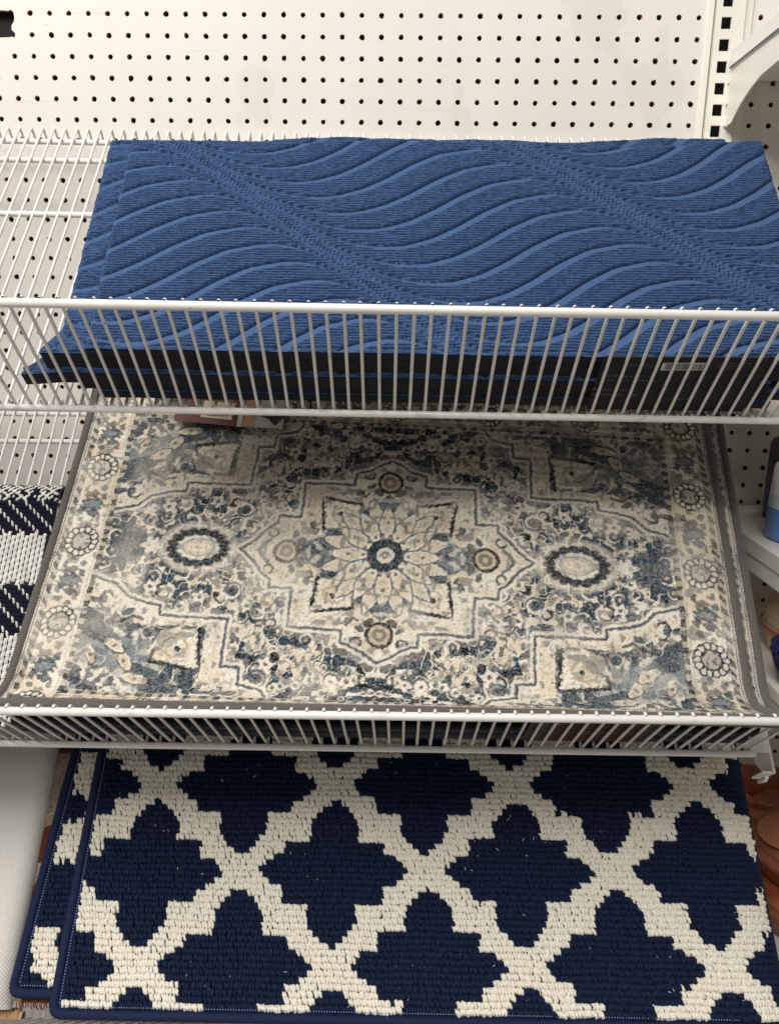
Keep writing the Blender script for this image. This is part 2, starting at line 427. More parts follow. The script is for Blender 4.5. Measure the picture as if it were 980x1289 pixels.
wire_shelf(F2, .1395, 'middle sloping white wire shelf, holding the grey bordered rugs', XS0, XS1-.005, (.449, .403, .302, .151))
wire_shelf(F3, .1395, 'lowest sloping white wire shelf, holding the navy trellis rugs', XS0, XS1+.08, (.449, .403, .302, .151))

# tilted brackets carrying the wire shelves' right ends
def side_bracket(Fm, x, label, front=True):
    r = empty('wire_shelf_bracket', label, 'shelf bracket', Fm, 'brackets under the wire shelves')
    poly = [(-.006, -.008), (-.022, -.008), (-.022, -.030), (-.004, -.050), (.02, -.052), (.20, -.060), (.44, -.058), (.47, -.030), (.47, .012), (.455, .012), (.44, -.008)]
    if not front: poly = [(.30, -.010), (.34, -.040), (.44, -.050), (.47, -.030), (.47, .012), (.455, .012), (.44, -.010)]
    mb = MB(); mb.prism(poly, 'x', x, x+.0025); link('arm', mb.mesh('arm', bevel=.0006, seg=1), r, [M_STEEL])
    if not front: return r
    mb = MB(); mb.box((x-.010, -.0215, -.044), (x+.0, -.019, -.012)); mb.box((x-.026, .0, -.0105), (x, .44, -.0085)); link('flange', mb.mesh('flange', bevel=.0006, seg=1), r, [M_STEEL])
    mb = MB(); mb.tube(arc([(x-.006, -.024, -.012), (x-.006, -.028, -.018), (x-.006, -.026, -.036)], .004), .002, 8); link('clip', mb.mesh('clip', smooth=True), r, [M_WIRE])
    return r
side_bracket(F1, .400, 'white bracket arm beside the blue mats, under the right end of the top wire shelf', False)
side_bracket(F2, .402, 'white bracket arm under the right end of the middle wire shelf, above the terracotta pots')

# ------------------------------------------------------------------ blue wave door mats
HW = np.array([74, 80, 93, 109, 133, 162, 200, 242, 294, 344, 387, 400, 414, 424, 436, 444.])
HH = np.array([62, 36, 18, 6, 0, 2.5, 14, 32, 57, 78, 88, 89, 86.5, 80, 65, 46.])
_w = np.arange(30, 490, .5); _h = np.interp(_w, HW, HH); _k = np.exp(-(np.arange(-40, 41)*.5/6.0)**2/2); _k /= _k.sum()
_hs = np.convolve(np.pad(_h, 40, mode='edge'), _k, mode='valid')
HW, HH = _w, _hs
def bilerp(c, U, V):
    c = np.array(c)                           # lb, rb, lt, rt
    return ((1-U)*(1-V))[..., None]*c[0]+(U*(1-V))[..., None]*c[1]+((1-U)*V)[..., None]*c[2]+(U*V)[..., None]*c[3]

def grid_idx(ny, nx, off=0):
    j, i = np.meshgrid(np.arange(ny-1), np.arange(nx-1), indexing='ij')
    return np.stack([j*nx+i, j*nx+i+1, (j+1)*nx+i+1, (j+1)*nx+i], -1).reshape(-1, 4)+off

def blue_mat(parent, c, n_top, thick, seed, res=.00085, curl=None, tone=1.0, flare=None):
    W = c[1][0]-c[0][0]; H = c[2][1]-c[0][1]
    nx = int(W/res/1.3); ny = int(H/res*1.4)
    U, Vv = np.meshgrid(np.linspace(0, 1, nx), np.linspace(0, 1, ny))
    XY = bilerp(c, U, Vv)
    if flare: XY[..., 0] -= flare[0]*sst(flare[1], 0, Vv)*sst(.25, 0, U)
    px, py = U*W+c[0][0], Vv*H+c[0][1]         # material coords (m)
    X = px*1000; Y = py*1000
    bend = 4*np.sin(Y/70.0+.6)
    w = (X+Y/1.04+bend-75) % 369.5 + 75
    seam_d = np.minimum(w-75, 75+369.5-w)
    h = np.interp(w, HW, HH)
    nper = np.floor((X+Y/1.04+bend-75)/369.5)
    ph = ((Y-h-7*nper)/26.2) % 1.0
    sm = 1-sst(5.5, 8.5, seam_d); near = 1-sst(10, 22, seam_d)
    # profile: crease at ph=1, smooth ramp .70..1 (descending upward), knit plateau below
    # crease, then (downhill) a smooth band rising to the ribbed plateau
    ramp = .50+.50*sst(.745, .69, ph)-.18*sst(.75, .95, ph)
    gy, gx = np.gradient(Y-h-7*nper, H*1000/(ny-1), W*1000/(nx-1)); gm = np.clip(np.hypot(gx, gy), 1, 3.2)
    groove = np.exp(-((ph-.955)/(.0175*gm))**2)
    knit = 1-sst(.66, .72, ph)*(1-sst(.985, 1.0, ph))
    hgt = .0032*np.where(ph > .962, .32+.68*sst(.962, .995, ph), ramp) - .0058*groove
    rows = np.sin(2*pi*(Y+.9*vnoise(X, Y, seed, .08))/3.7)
    rowj = np.floor(Y/3.7)
    rb = vnoise(X, Y, seed+31, .55)
    rb = .5+.75*(vnoise(X*.55, Y*1.6, seed+31, .45)-.5)+.25*(vnoise(X, Y, seed+41, .16)-.5)
    stit = np.sin(2*pi*(X/2.9+rowj*.5))
    knit = knit*(1-.45*near)*(1-np.exp(-((ph-.97)/.05)**2)*.8)
    hgt = hgt + knit*(.00115*rows*(.15+1.7*rb)+.00026*stit) + (1-knit)*.00015*rows
    hgt = hgt + .0003*(vnoise(X, Y, seed+3, 1.0)-.5)
    # rope seam
    sd = np.where(w < 260, w-75, w-75-369.5)
    along = (Y-X/1.04)*.72
    rope = 0
    for q_, dph in ((-6.6, 0), (-2.2, 2.1), (2.2, 4.2), (6.6, 1.2)):
        rope = rope + np.exp(-((sd-q_)/1.0)**2)*(.62+.38*np.sin(along*2*pi/5.2+dph))
    hgt = hgt*(1-sm) + sm*(.0022+.0006*rows-.0036*rope)
    edge = np.minimum(np.minimum(px-c[0][0], c[1][0]-px), np.minimum(py-c[0][1], c[2][1]-py))
    hgt = hgt*sst(0, .004, edge)
    N = n_top+hgt+.0012*(fbm(px, py, seed+9, 9)-.5)
    if curl is not None: N = N+curl(U, Vv)
    V = np.stack([XY[..., 0], XY[..., 1], N], -1)
    # ragged edges
    V[..., 0] += (sst(.006, 0, px-c[0][0])+sst(.006, 0, c[1][0]-px))*(.0016*(vnoise(py, px*0, seed+5, 300)-.5))
    V[..., 1] += Vv**6*.0035*(np.sin(px*15+seed)+.6*np.sin(px*34+2*seed))
    V[..., 1] += (sst(.006, 0, c[2][1]-py))*(.0016*(vnoise(px, py*0, seed+6, 250)-.5))
    fl = fbm(X, Y, seed+20, .55, 2)
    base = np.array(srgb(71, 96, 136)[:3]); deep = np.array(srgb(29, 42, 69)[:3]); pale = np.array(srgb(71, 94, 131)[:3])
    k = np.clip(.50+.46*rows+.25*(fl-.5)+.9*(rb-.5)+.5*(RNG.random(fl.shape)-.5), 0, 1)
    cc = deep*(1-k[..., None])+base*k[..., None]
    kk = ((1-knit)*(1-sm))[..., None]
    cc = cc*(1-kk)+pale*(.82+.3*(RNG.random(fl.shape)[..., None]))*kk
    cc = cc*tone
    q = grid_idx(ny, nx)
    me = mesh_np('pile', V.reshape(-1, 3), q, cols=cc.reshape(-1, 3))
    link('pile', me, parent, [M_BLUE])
    # rubber backing : perimeter skirt + underside
    per = [V[0, i] for i in range(0, nx, 6)]+[V[j, -1] for j in range(0, ny, 6)]+[V[-1, i] for i in range(nx-1, -1, -6)]+[V[j, 0] for j in range(ny-1, 0, -6)]
    per = np.array(per); n = len(per)
    mid = per.copy(); mid[:, 2] -= .0022
    lo = per.copy(); lo[:, 2] -= thick
    lo[:, 2] += .0006*np.sin(np.arange(n)*.9)
    jit = .0005*np.sin(np.arange(n)*2.1)
    lo[:, 0] += jit
    VV = np.concatenate([per, mid, lo]); i = np.arange(n); i2 = (i+1) % n
    Q = np.concatenate([np.stack([i, i+n, i2+n, i2], 1), np.stack([i+n, i+2*n, i2+2*n, i2+n], 1)])
    mi = [0]*n+[1]*n
    cl = np.tile(deep*.9, (len(VV), 1))
    me = mesh_np('rubber_backing', VV, Q, mi=mi, cols=cl, smooth=False)
    bm = bmesh.new(); bm.from_mesh(me); bm.verts.ensure_lookup_table()
    f = bm.faces.new([bm.verts[k] for k in range(2*n, 3*n)][::-1]); f.material_index = 1
    bmesh.ops.recalc_face_normals(bm, faces=bm.faces); bm.to_mesh(me); bm.free()
    link('rubber_backing', me, parent, [M_BLUE, M_RUBBER])

GM = 'blue wave patterned door mats stacked on the top shelf'
t = empty('door_mat', 'topmost blue wave patterned door mat of the stack on the top wire shelf', 'door mat', F1, GM)
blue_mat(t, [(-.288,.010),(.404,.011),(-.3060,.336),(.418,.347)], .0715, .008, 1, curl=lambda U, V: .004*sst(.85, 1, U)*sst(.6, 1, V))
t = empty('door_mat', 'second blue door mat from the top, showing as a strip left of the topmost mat', 'door mat', F1, GM)
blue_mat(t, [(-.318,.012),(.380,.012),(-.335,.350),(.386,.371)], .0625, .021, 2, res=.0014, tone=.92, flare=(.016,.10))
t = empty('door_mat', 'third blue door mat from the top, its curled corner poking out at the left front', 'door mat', F1, GM)
def rc(U, V): return -.004*sst(.06, 0, U)
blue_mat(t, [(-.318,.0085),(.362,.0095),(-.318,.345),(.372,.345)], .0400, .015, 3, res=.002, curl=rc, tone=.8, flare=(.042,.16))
t = empty('door_mat', 'fourth blue door mat from the top, a thin blue line behind the shelf lip', 'door mat', F1, GM)
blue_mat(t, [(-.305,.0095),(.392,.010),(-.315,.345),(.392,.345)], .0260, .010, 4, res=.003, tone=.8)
t = empty('door_mat', 'lowest blue door mat, lying directly on the top wire shelf', 'door mat', F1, GM)
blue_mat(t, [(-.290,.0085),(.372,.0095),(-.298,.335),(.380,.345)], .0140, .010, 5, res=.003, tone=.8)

# cardboard sleeve with bar code round the mats
sl = empty('mat_sleeve_label', 'dark slate cardboard sleeve with a bar code before the blue mats', 'label', F1 @ Matrix.Translation((0, 0, .006)))
mb = MB(); mb.prism([(.190, .0), (.335, .0), (.345, .0), (.345, .0765), (.340, .0775), (.197, .0745), (.190, .0735)], 'y', .0030, .0036)
link('card', mb.mesh('card'), sl, [M_CARD])
mb = MB(); mb.prism([(.197, .0738), (.340, .0768), (.340, .0775), (.197, .0745)], 'y', .0026, .0034); link('card_edge', mb.mesh('card_edge'), sl, [M_GREYP])
mb = MB(); mb.prism([(.246, .0580), (.288, .0590), (.288, .0685), (.246, .0675)], 'y', .0022, .0029); link('bar_code_patch', mb.mesh('bar_code_patch'), sl, [M_PRINT])
mb = MB(); x = .249
while x < .285:
    wd = random.choice((.0004, .0007, .0011)); mb.box((x, .0019, .0595), (x+wd, .0021, .0672)); x += wd+random.choice((.0006, .0009))
link('bar_code', mb.mesh('bar_code'), sl, [M_INK])
mb = MB()
for z, xa, xb in ((.0650,.212,.238), (.0625,.216,.242), (.0600,.226,.242), (.0680,.296,.326), (.0660,.296,.322), (.0640,.298,.327), (.0620,.299,.316)):
    x = xa
    while x < xb:
        wd = random.uniform(.0008, .003); mb.box((x, .0026, z), (x+wd, .0029, z+.0007)); x += wd+.0006
for z, xa, xb, hh_ in ((.0475,.196,.238,.0026), (.0425,.200,.246,.0014), (.0285,.190,.222,.0026), (.0215,.190,.236,.0016)):
    x = xa
    while x < xb:
        wd = random.uniform(.0012, .0026); s = hh_
        mb.box((x, .0024, z), (x+.0005, .0029, z+s)); mb.box((x, .0024, z+random.choice((0, s*.5, s))), (x+wd, .0029, z+random.choice((0, s*.5, s))+.0005)) ; x += wd+.0012
tag(link('fine_print', mb.mesh('fine_print'), sl, [M_GREYP]), kind='stuff')
mb = MB(); mb.box((.262, .0024, .0178), (.286, .0029, .0186)); link('orange_line', mb.mesh('orange_line'), sl, [M_BROWN])

# ------------------------------------------------------------------ medallion rug (middle shelf)
RH, RV0, RV1 = .3885, -.2235, .250
CB = (-.022, .197); RZ = .05
def rug_prof(s, X, n0, flat=False):
    """arc coordinate s (m, + uphill) -> (y, n) with the front end bent up over the lip"""
    if flat: return s+.0355-.05*X, n0+0*X
    s0 = -.141+.05*X; K = 24.0; MX = 1.16
    d = np.maximum(s0-s, 0); dm = MX/K
    a = np.minimum(d, dm)
    y = -np.sin(K*a)/K; n = (1-np.cos(K*a))/K
    e = d-a; y = y-e*np.cos(MX); n = n+e*np.sin(MX)
    return np.where(d > 0, s0+y, s), n0+n
def rug_pos(X, s, n0, up=0, flat=False):
    y, n = rug_prof(s, X, n0, flat)
    if flat: return np.stack([CB[0]+X, CB[1]+y+.05*X, n+up+.001*np.sin(X*11)], -1)
    # gentle sag / lift
    n = n+.002*np.sin(X*9+1.)+.0015*np.sin(s*14+X*5)
    return np.stack([CB[0]+X*cos(RZ)+y*sin(RZ), CB[1]-X*sin(RZ)+y*cos(RZ), n+up], -1)

def persian(X, Y):
    """print colour at rug coordinates in mm"""
    def L(r, g, b): return np.array(srgb(r, g, b)[:3])
    CREAM, TAN, SLATE, DEEP, WASH, GREY = L(229,219,203), L(203,184,155), L(64,76,87), L(38,44,52), L(146,152,153), L(120,117,113)
    jx = 1.6*(fbm(X, Y, 91, .05)-.5)+1.3*(vnoise(X, Y, 92, .35)-.5); jy = 1.6*(fbm(X, Y, 93, .05)-.5)+1.3*(vnoise(X, Y, 94, .35)-.5)
    X = X+jx*1.6; Y = Y+jy*1.6
    ax, ay = np.abs(X), np.abs(Y)
    C = np.ones(X.shape+(3,))*CREAM
    def put(mask, col, k=1.0):
        nonlocal C
        m = np.clip(mask*k, 0, 1)[..., None]; C = C*(1-m)+col*m
    def seg(px, py, qx, qy, w, x=None, y=None):
        x = ax if x is None else x; y = ay if y is None else y
        dx, dy = qx-px, qy-py; t = np.clip(((x-px)*dx+(y-py)*dy)/(dx*dx+dy*dy+1e-9), 0, 1)
        return 1-sst(w-.7, w+.7, np.hypot(x-px-t*dx, y-py-t*dy))
    def poly(pts, w):
        m = 0
        for a, b in zip(pts[:-1], pts[1:]): m = np.maximum(m, seg(*a, *b, w))
        return m
    def ell(cx, cy, rx, ry, rot=0, x=None, y=None):
        x = ax if x is None else x; y = ay if y is None else y
        c, s = cos(rot), sin(rot); u = (x-cx)*c+(y-cy)*s; v = -(x-cx)*s+(y-cy)*c
        return np.sqrt((u/rx)**2+(v/ry)**2)
    def disc(e, soft=.08): return 1-sst(1-soft, 1+soft, e)
    def ring(e, w=.15): return 1-sst(w*.6, w*1.3, np.abs(e-1))
    def inside(pts):
        """point in polygon (ax,ay)"""
        r = np.zeros(ax.shape, bool); n = len(pts)
        for i in range(n):
            (x0, y0), (x1, y1) = pts[i], pts[(i+1) % n]
            if y0 == y1: continue
            c = ((y0 > ay) != (y1 > ay)) & (ax < (x1-x0)*(ay-y0)/(y1-y0)+x0); r ^= c
        return r.astype(float)
    # ---- scroll filler of the field (mirrored): slate ground, cream leaves, stems and curls
    n1 = fbm(ax, ay, 31, .050, 2); n2 = vnoise(ax, ay, 37, .066); n3 = vnoise(ax, ay, 43, .105); n4 = vnoise(ax, ay, 47, .21); n5 = vnoise(ax, ay, 59, .105)
    leafm = sst(.545, .562, .45*n1+.55*n3)
    clump = 1-leafm
    put(clump, SLATE, 1)
    put(sst(.60, .64, n5)*clump, DEEP, .8)
    core = sst(.60, .62, .45*n1+.55*n3); put(core, TAN, .55)
    put(sst(.60, .63, n4)*core, SLATE, .85)
    for nn, w in ((n2, .019), (n5, .014)):
        put(1-sst(w, w+.012, np.abs(nn-.47)), CREAM, .95)
    put((1-sst(.010, .020, np.abs(n2-.60)))*leafm, SLATE, .9)
    # C-shaped curls with a leaf at the end, mirrored
    cr = np.random.default_rng(77)
    for i in range(64):
        cx, cy = cr.uniform(5, 322), cr.uniform(4, 176); R_ = cr.uniform(5.5, 10); a0 = cr.uniform(0, 6.28)
        dx, dy = ax-cx, ay-cy; loc = (np.abs(dx) < 22) & (np.abs(dy) < 22)
        if not loc.any(): continue
        rr_ = np.hypot(dx, dy); th_ = (np.arctan2(dy, dx)-a0) % 6.283
        w_ = 2.1*(1-th_/5.2); m_ = (1-sst(-.5, .6, np.abs(rr_-R_*(1-.07*th_))-w_))*(th_ < 4.6)*loc
        colr = (CREAM, CREAM, DEEP, SLATE)[i % 4]
        if i % 4 >= 2: put((1-sst(R_*1.1, R_*1.25, rr_))*loc, CREAM, .9)
        else: put((1-sst(R_*1.1, R_*1.25, rr_))*loc, SLATE, .9)
        put(m_, colr, .95)
        put(disc(ell(cx+R_*cos(a0)*1.1, cy+R_*sin(a0)*1.1, 4.6, 2.6, a0+.8)), colr, .9)
        put(disc(ell(cx, cy, 2.2, 2.0)), (TAN, DEEP)[i % 2], .8)
    # small blossoms scattered on a mirrored lattice
    for i, (fx, fy) in enumerate([(150,70),(165,118),(205,62),(120,135),(70,150),(30,150),(262,52),(175,150),(285,95),(150,28),(275,20),(300,60),(235,85),(245,118),(100,160),(195,95)]):
        e = ell(fx, fy, 8, 7); an = np.arctan2(ay-fy, ax-fx)
        put(disc(ell(fx, fy, 9.5, 8.5)), SLATE, .75)
        put(disc(e/(1+.22*np.cos(an*5+i))), CREAM, .95); put(disc(ell(fx, fy, 2.6, 2.4)), DEEP if i % 2 else SLATE, .9)
        put(disc(ell(fx+7, fy-9, 6, 3, .7+i)), SLATE, .85); put(disc(ell(fx-10, fy+6, 6.5, 3, -.6+i*.8)), DEEP, .7)
        put(seg(fx-13, fy-7, fx-4, fy-12, 1.0), DEEP, .6)
    # ---- toothed ovals left and right
    e = ell(217, 0, 25, 16); an = np.arctan2(ay/19, (ax-217)/29)
    tooth = 1+.16*np.abs(np.sin(an*8.5))**.6-.05; e = e*(1+.05*np.sin(an*13))
    put(disc(ell(217, 0, 46, 33), .12), CREAM, .8)
    put(disc(ell(217, 0, 35, 24)/tooth), DEEP, .95); put(disc(ell(217, 0, 32, 21.5))*sst(.4, .6, fbm(X, Y, 87, .12)), SLATE, .7)
    put(disc(e), CREAM, 1); put(disc(ell(217, 0, 18, 10)), TAN, .6); put(ring(ell(217, 0, 19, 11), .10), WASH, .8); put(disc(ell(217, 0, 13, 6)), CREAM, .8); put(disc(ell(217, 0, 5, 2)), TAN, .8)
    for k in range(5):
        put(disc(ell(266+k*2, 14*(k), 7, 4.5, .3*k)), SLATE, .7)
    put(disc(ell(296, 0, 19, 24)), SLATE, .85); put(disc(ell(272, 0, 12, 9)/(1+.25*np.cos(6*np.arctan2(ay, ax-272)))), CREAM, .9)
    # ---- central stepped medallion
    FR = [(0,127),(10,122),(24,112),(36,108),(42,107),(43,92),(102,91.5),(102,46),(128,46),(129,36),(140,27),(152,12),(168,0)]
    band = inside([(0,0)]+[(0,127)]+FR[1:]+[(168,0)])
    put(inside([(0,0),(0,140),(14,134),(28,124),(50,119),(54,103),(114,103),(114,57),(139,57),(141,44),(152,36),(166,20),(184,0)]), CREAM, .18)
    put(band, CREAM, 1); put(band*sst(.4, .6, fbm(X, Y, 61, .04)), TAN, .45)
    put(poly(FR, 2.0), SLATE, .95)
    put(poly([(49,84),(94,84),(94,40),(112,39)], 1.0), TAN, .6); put(poly([(52,79),(89,79),(89,40)], .7), TAN, .5)
    # slate star ground
    STAR = [(0,0),(0,80),(16,66),(32,54),(44,62),(70,68),(80,70),(80,58),(72,38),(70,28),(84,16),(106,0)]
    st = inside(STAR); put(st, SLATE, .95); put(st*sst(.35, .65, fbm(X, Y, 67, .16)), WASH, .6); put(st*sst(.62, .68, vnoise(ax, ay, 68, .2)), CREAM, .6)
    # corner palmettes inside medallion
    def palm(cx, cy, s, sx=1):
        u = (ax-cx)*sx; v = ay-cy
        body = inside([(cx-24*s*sx, cy-20*s), (cx-4*s*sx, cy-27*s), (cx+20*s*sx, cy-26*s), (cx+26*s*sx, cy+18*s), (cx+20*s*sx, cy+22*s), (cx-28*s*sx, cy+15*s), (cx-30*s*sx, cy-4*s)])
        put(body, CREAM, 1); put(body*sst(.45, .6, fbm(X, Y, 71, .09)), TAN, .6)
        sc = 1.4*np.abs(np.sin(v*.55/s)); sc2 = 1.4*np.abs(np.sin(u*.55/s))
        put(np.maximum(poly([(cx+21*s*sx, cy-26*s), (cx+26*s*sx, cy+16*s), (cx+24*s*sx, cy+21*s), (cx+18*s*sx, cy+22*s), (cx-28*s*sx, cy+16*s)], 2.0), 0), DEEP, .95)
        for k in range(6):
            put(disc(ell(cx+(20+1.0*k)*s*sx, cy+(-22+8*k)*s, 3.2, 3.0)), DEEP, .75); put(disc(ell(cx+(17+1.0*k)*s*sx, cy+(-19+8*k)*s, 3.0, 2.8)), CREAM, .9)
            put(disc(ell(cx+(-24+9*k)*s*sx, cy+(14.5+1.5*k)*s, 3.2, 3.0)), DEEP, .7); put(disc(ell(cx+(-22+9*k)*s*sx, cy+(11+1.5*k)*s, 3.0, 2.8)), CREAM, .9)
        put(poly([(cx-30*s*sx, cy-4*s), (cx-24*s*sx, cy-20*s), (cx-4*s*sx, cy-27*s)], 1.3), SLATE, .8); put(ring(ell(cx-3*s*sx, cy-2*s, 14*s, 11*s), .12), TAN*.7, .8)
        put(seg(cx-28*s*sx, cy+14*s, cx-26*s*sx, cy+2*s, 1.8), DEEP, .8); put(seg(cx+16*s*sx, cy-26*s, cx+2*s*sx, cy-25*s, 1.8), DEEP, .8)
        put(disc(ell(cx-14*s*sx, cy-10*s, 12*s, 10*s)), SLATE, .5); put(disc(ell(cx, cy, 3.4, 3.2)), DEEP, .95)
    put(disc(ell(44, 40, 30, 26), .25), SLATE, .9)
    palm(56, 52, .86)
    # flower
    r = np.hypot(X, Y); th = np.arctan2(Y, X)
    for ring_i, (n, rc, a, b_, off) in enumerate(((12, 54, 21, 9.0, pi/12), (12, 41, 22, 9.6, 0))):
        for k in range(n):
            t = off+2*pi*k/n; ex = ell(rc*cos(t), rc*sin(t), a, b_, t, X, Y)
            # pointed petal
            u = (X-rc*cos(t))*cos(t)+(Y-rc*sin(t))*sin(t); v = np.abs(-(X-rc*cos(t))*sin(t)+(Y-rc*sin(t))*cos(t))
            pm = 1-sst(-.7, .7, v-b_*np.sqrt(np.clip(1-(u/a)**2, 0, 1))*(1-.35*np.clip(u/a, 0, 1))-(np.abs(u) > a)*-9)
            pm = pm*(np.abs(u) < a)
            put(pm, CREAM, 1); put(1-sst(.55, .8, ex), TAN, .55)
            put(disc(ell((rc+2)*cos(t), (rc+2)*sin(t), 2.2, 2.2, 0, X, Y)), SLATE, .8*(ring_i))
            put((1-sst(.4, 1.1, np.abs(v-b_*np.sqrt(np.clip(1-(u/a)**2, 0, 1))*(1-.35*np.clip(u/a, 0, 1)))/1.5))*(np.abs(u) < a), SLATE, .75)
    put(1-sst(20, 21.5, r), DEEP, .92); put(1-sst(17, 19, r), SLATE, .6); put(1-sst(9, 10.5, r), CREAM, .95); put(1-sst(4, 5, r), SLATE, .8); put(1-sst(1.6, 2.4, r), CREAM, .9)
    for k in range(18):
        t = 2*pi*k/18; put(disc(ell(26*cos(t), 26*sin(t), 2.0, 2.0, 0, X, Y)), SLATE, .85)
    # drops on axes
    for cx, cy, lx, ly in ((0, 96, 1, 0), (114, 0, 0, 1)):
        e = ell(cx, cy, 13.5, 13.5); put(disc(e), TAN, .9); put(ring(e, .16), DEEP, .95); put(disc(ell(cx, cy, 8, 8)), SLATE, .7); put(disc(ell(cx, cy, 3.5, 3.5)), TAN, .9)
        if lx:
            put(disc(ell(13, 82, 7, 5, .5)), DEEP, .85); put(disc(ell(22, 90, 6, 3.2, -.5)), SLATE, .9); put(ring(ell(25, 105, 5.5, 5), .3), DEEP, .9)
            put(poly([(24,80),(30,76),(33,83),(38,86)], 1.4), DEEP, .85); put(disc(ell(36, 80, 5, 3.5)), SLATE, .8)
        else:
            put(disc(ell(97, 13, 5, 7, .2)), DEEP, .8); put(disc(ell(106, 22, 3.4, 6, .4)), SLATE, .9); put(ring(ell(132, 23, 5, 5.5), .3), DEEP, .9)
            put(poly([(84,24),(80,30),(88,33),(90,38)], 1.4), DEEP, .85); put(disc(ell(86, 36, 3.5, 5)), SLATE, .8)
            put(poly([(146,0),(140,9),(134,14)], 2.2), SLATE, .8)
    # ---- stepped corners
    CO = [(328,44),(300,52),(285,66),(262,72),(246,74),(245,86),(168,86),(167,140),(147,141),(146,160),(120,166),(112,180)]
    corner = inside(CO+[(328,182)])
    put(inside([(328,34),(296,44),(280,56),(240,63),(235,76),(157,76),(155,131),(138,132),(136,152),(112,158),(100,181),(328,181)]), CREAM, .15)
    put(poly(FR, 5.5)*(1-band), CREAM, .85); put(poly(CO, 5.5), CREAM, .85)
    CI = [(328,66),(300,74),(290,88),(262,98),(190,98),(188,160),(160,164),(158,180)]
    inn = inside(CI+[(328,182)]); put(corner*(1-inn), CREAM, .95); put(corner*(1-inn)*sst(.40, .6, fbm(X, Y, 73, .05)), TAN, .4); put(inn, SLATE, .62); put(inn*sst(.48, .53, n3), CREAM, .85); put(inn*sst(.58, .62, n4), SLATE, .8); put(inn*(1-sst(.02, .034, np.abs(n2-.5))), CREAM, .8); put(0*corner*sst(.42, .6, fbm(X, Y, 73, .05)), TAN, .4)
    put(poly(CO, 2.0), SLATE, .95)
    put(poly([(238,94),(177,94),(176,134)], .9), TAN, .6)
    put(inside([(328,80),(300,104),(262,118),(236,140),(226,168),(250,178),(290,150),(328,140)]), WASH, .55)
    put(inside([(328,78),(296,104),(280,116),(300,122),(328,112)]), SLATE, .9); put(inside([(232,150),(262,140),(270,160),(240,178),(214,176)]), SLATE, .85)
    palm(217, 124, .98, -1)
    for cx, cy, rx, ry, ro in ((272,140,15,6.5,-.9), (286,124,14,6,-.5), (256,160,16,6,-.15), (309,136,11,5,-1.2)):
        put(disc(ell(cx, cy, rx, ry, ro)), CREAM, .95); put(disc(ell(cx, cy, rx*.7, ry*.6, ro), .3), TAN, .8); put(disc(ell(cx, cy, 2.4, 2)), SLATE, .8)
        put(ring(ell(cx, cy, rx, ry, ro), .13)*(ay > cy-1), DEEP, .85)
    put(poly([(196,160),(206,168),(220,164)], 1.6), DEEP, .8); put(poly([(262,92),(274,88),(284,96),(294,98)], 1.7), DEEP, .85); put(disc(ell(280, 84, 8, 4, .5)), SLATE, .9)
    put(ring(ell(306, 72, 8, 11, .5), .17)*(ax > 300), DEEP, .9); put(disc(ell(311, 70, 4.5, 6, .4)), SLATE, .85); put(ring(ell(180, 168, 11, 6, .2), .16)*(ay > 167), DEEP, .8)
    put(disc(ell(196, 150, 8, 4, .8)), SLATE, .9); put(disc(ell(152, 172, 8, 4, .3)), SLATE, .8)
    # fine marks so that no plain band stays blank
    lb_ = np.random.default_rng(5)
    plain = 1-np.maximum(sst(325, 327, ax), sst(177, 179, ay))
    lum = C.mean(-1); blank = sst(.42, .58, lum)*plain
    m1 = vnoise(ax, ay, 131, .17); m2 = vnoise(ax, ay, 137, .12); m3 = vnoise(ax, ay, 139, .30)
    put(blank*sst(.70, .76, m1), SLATE, .6); put(blank*(1-sst(.014, .030, np.abs(m2-.5))), TAN*.8, .7); put(blank*sst(.74, .80, m3), WASH, .6)
    put(poly(FR, 4.6), CREAM, .7); put(poly(FR, 1.6), SLATE, .9); put(poly(CO, 4.6), CREAM, .7); put(poly(CO, 1.6), SLATE, .9)
    # ---- borders
    bord = np.maximum(sst(325, 327, ax), sst(177, 179, ay)); C = C*(1-bord[..., None])+CREAM*bord[..., None]
    bt = bord*sst(.4, .62, fbm(X, Y, 79, .035)); put(bt, TAN, .6); put(bord*sst(.66, .72, vnoise(X, Y, 82, .15)), SLATE, .55)
    def dashed(d, t, half, seed):
        k = .70+.30*np.sign(np.sin(t*2*pi/13+np.sin(t*.05)*2)); return (1-sst(half-.6, half+.6, np.abs(d)))*np.clip(k, .25, 1)
    vb = ax > 328-6; inx = ay < 183; iny = ax < 331
    put(dashed(ax-329, Y, 3.4, 1)*inx, DEEP, .9); put(dashed(ay-181, X, 2.6, 2)*iny, DEEP, .9); put(dashed(ay-187, X, 1.0, 3)*iny, SLATE, .6)
    put((1-sst(.5, 1.2, np.abs(ax-335)))*inx, WASH, .5)
    out = np.maximum(ax-376, ay-(226)); put(dashed(np.maximum(ax-376, ay-226), X+Y, 3.6, 4)*(out > -5), DEEP, .85); put(sst(4, 5, out)*(1-sst(6.5, 7.5, out)), WASH, .6); put(sst(7, 8, out)*(1-sst(11.5, 12.5, out)), SLATE, .6)
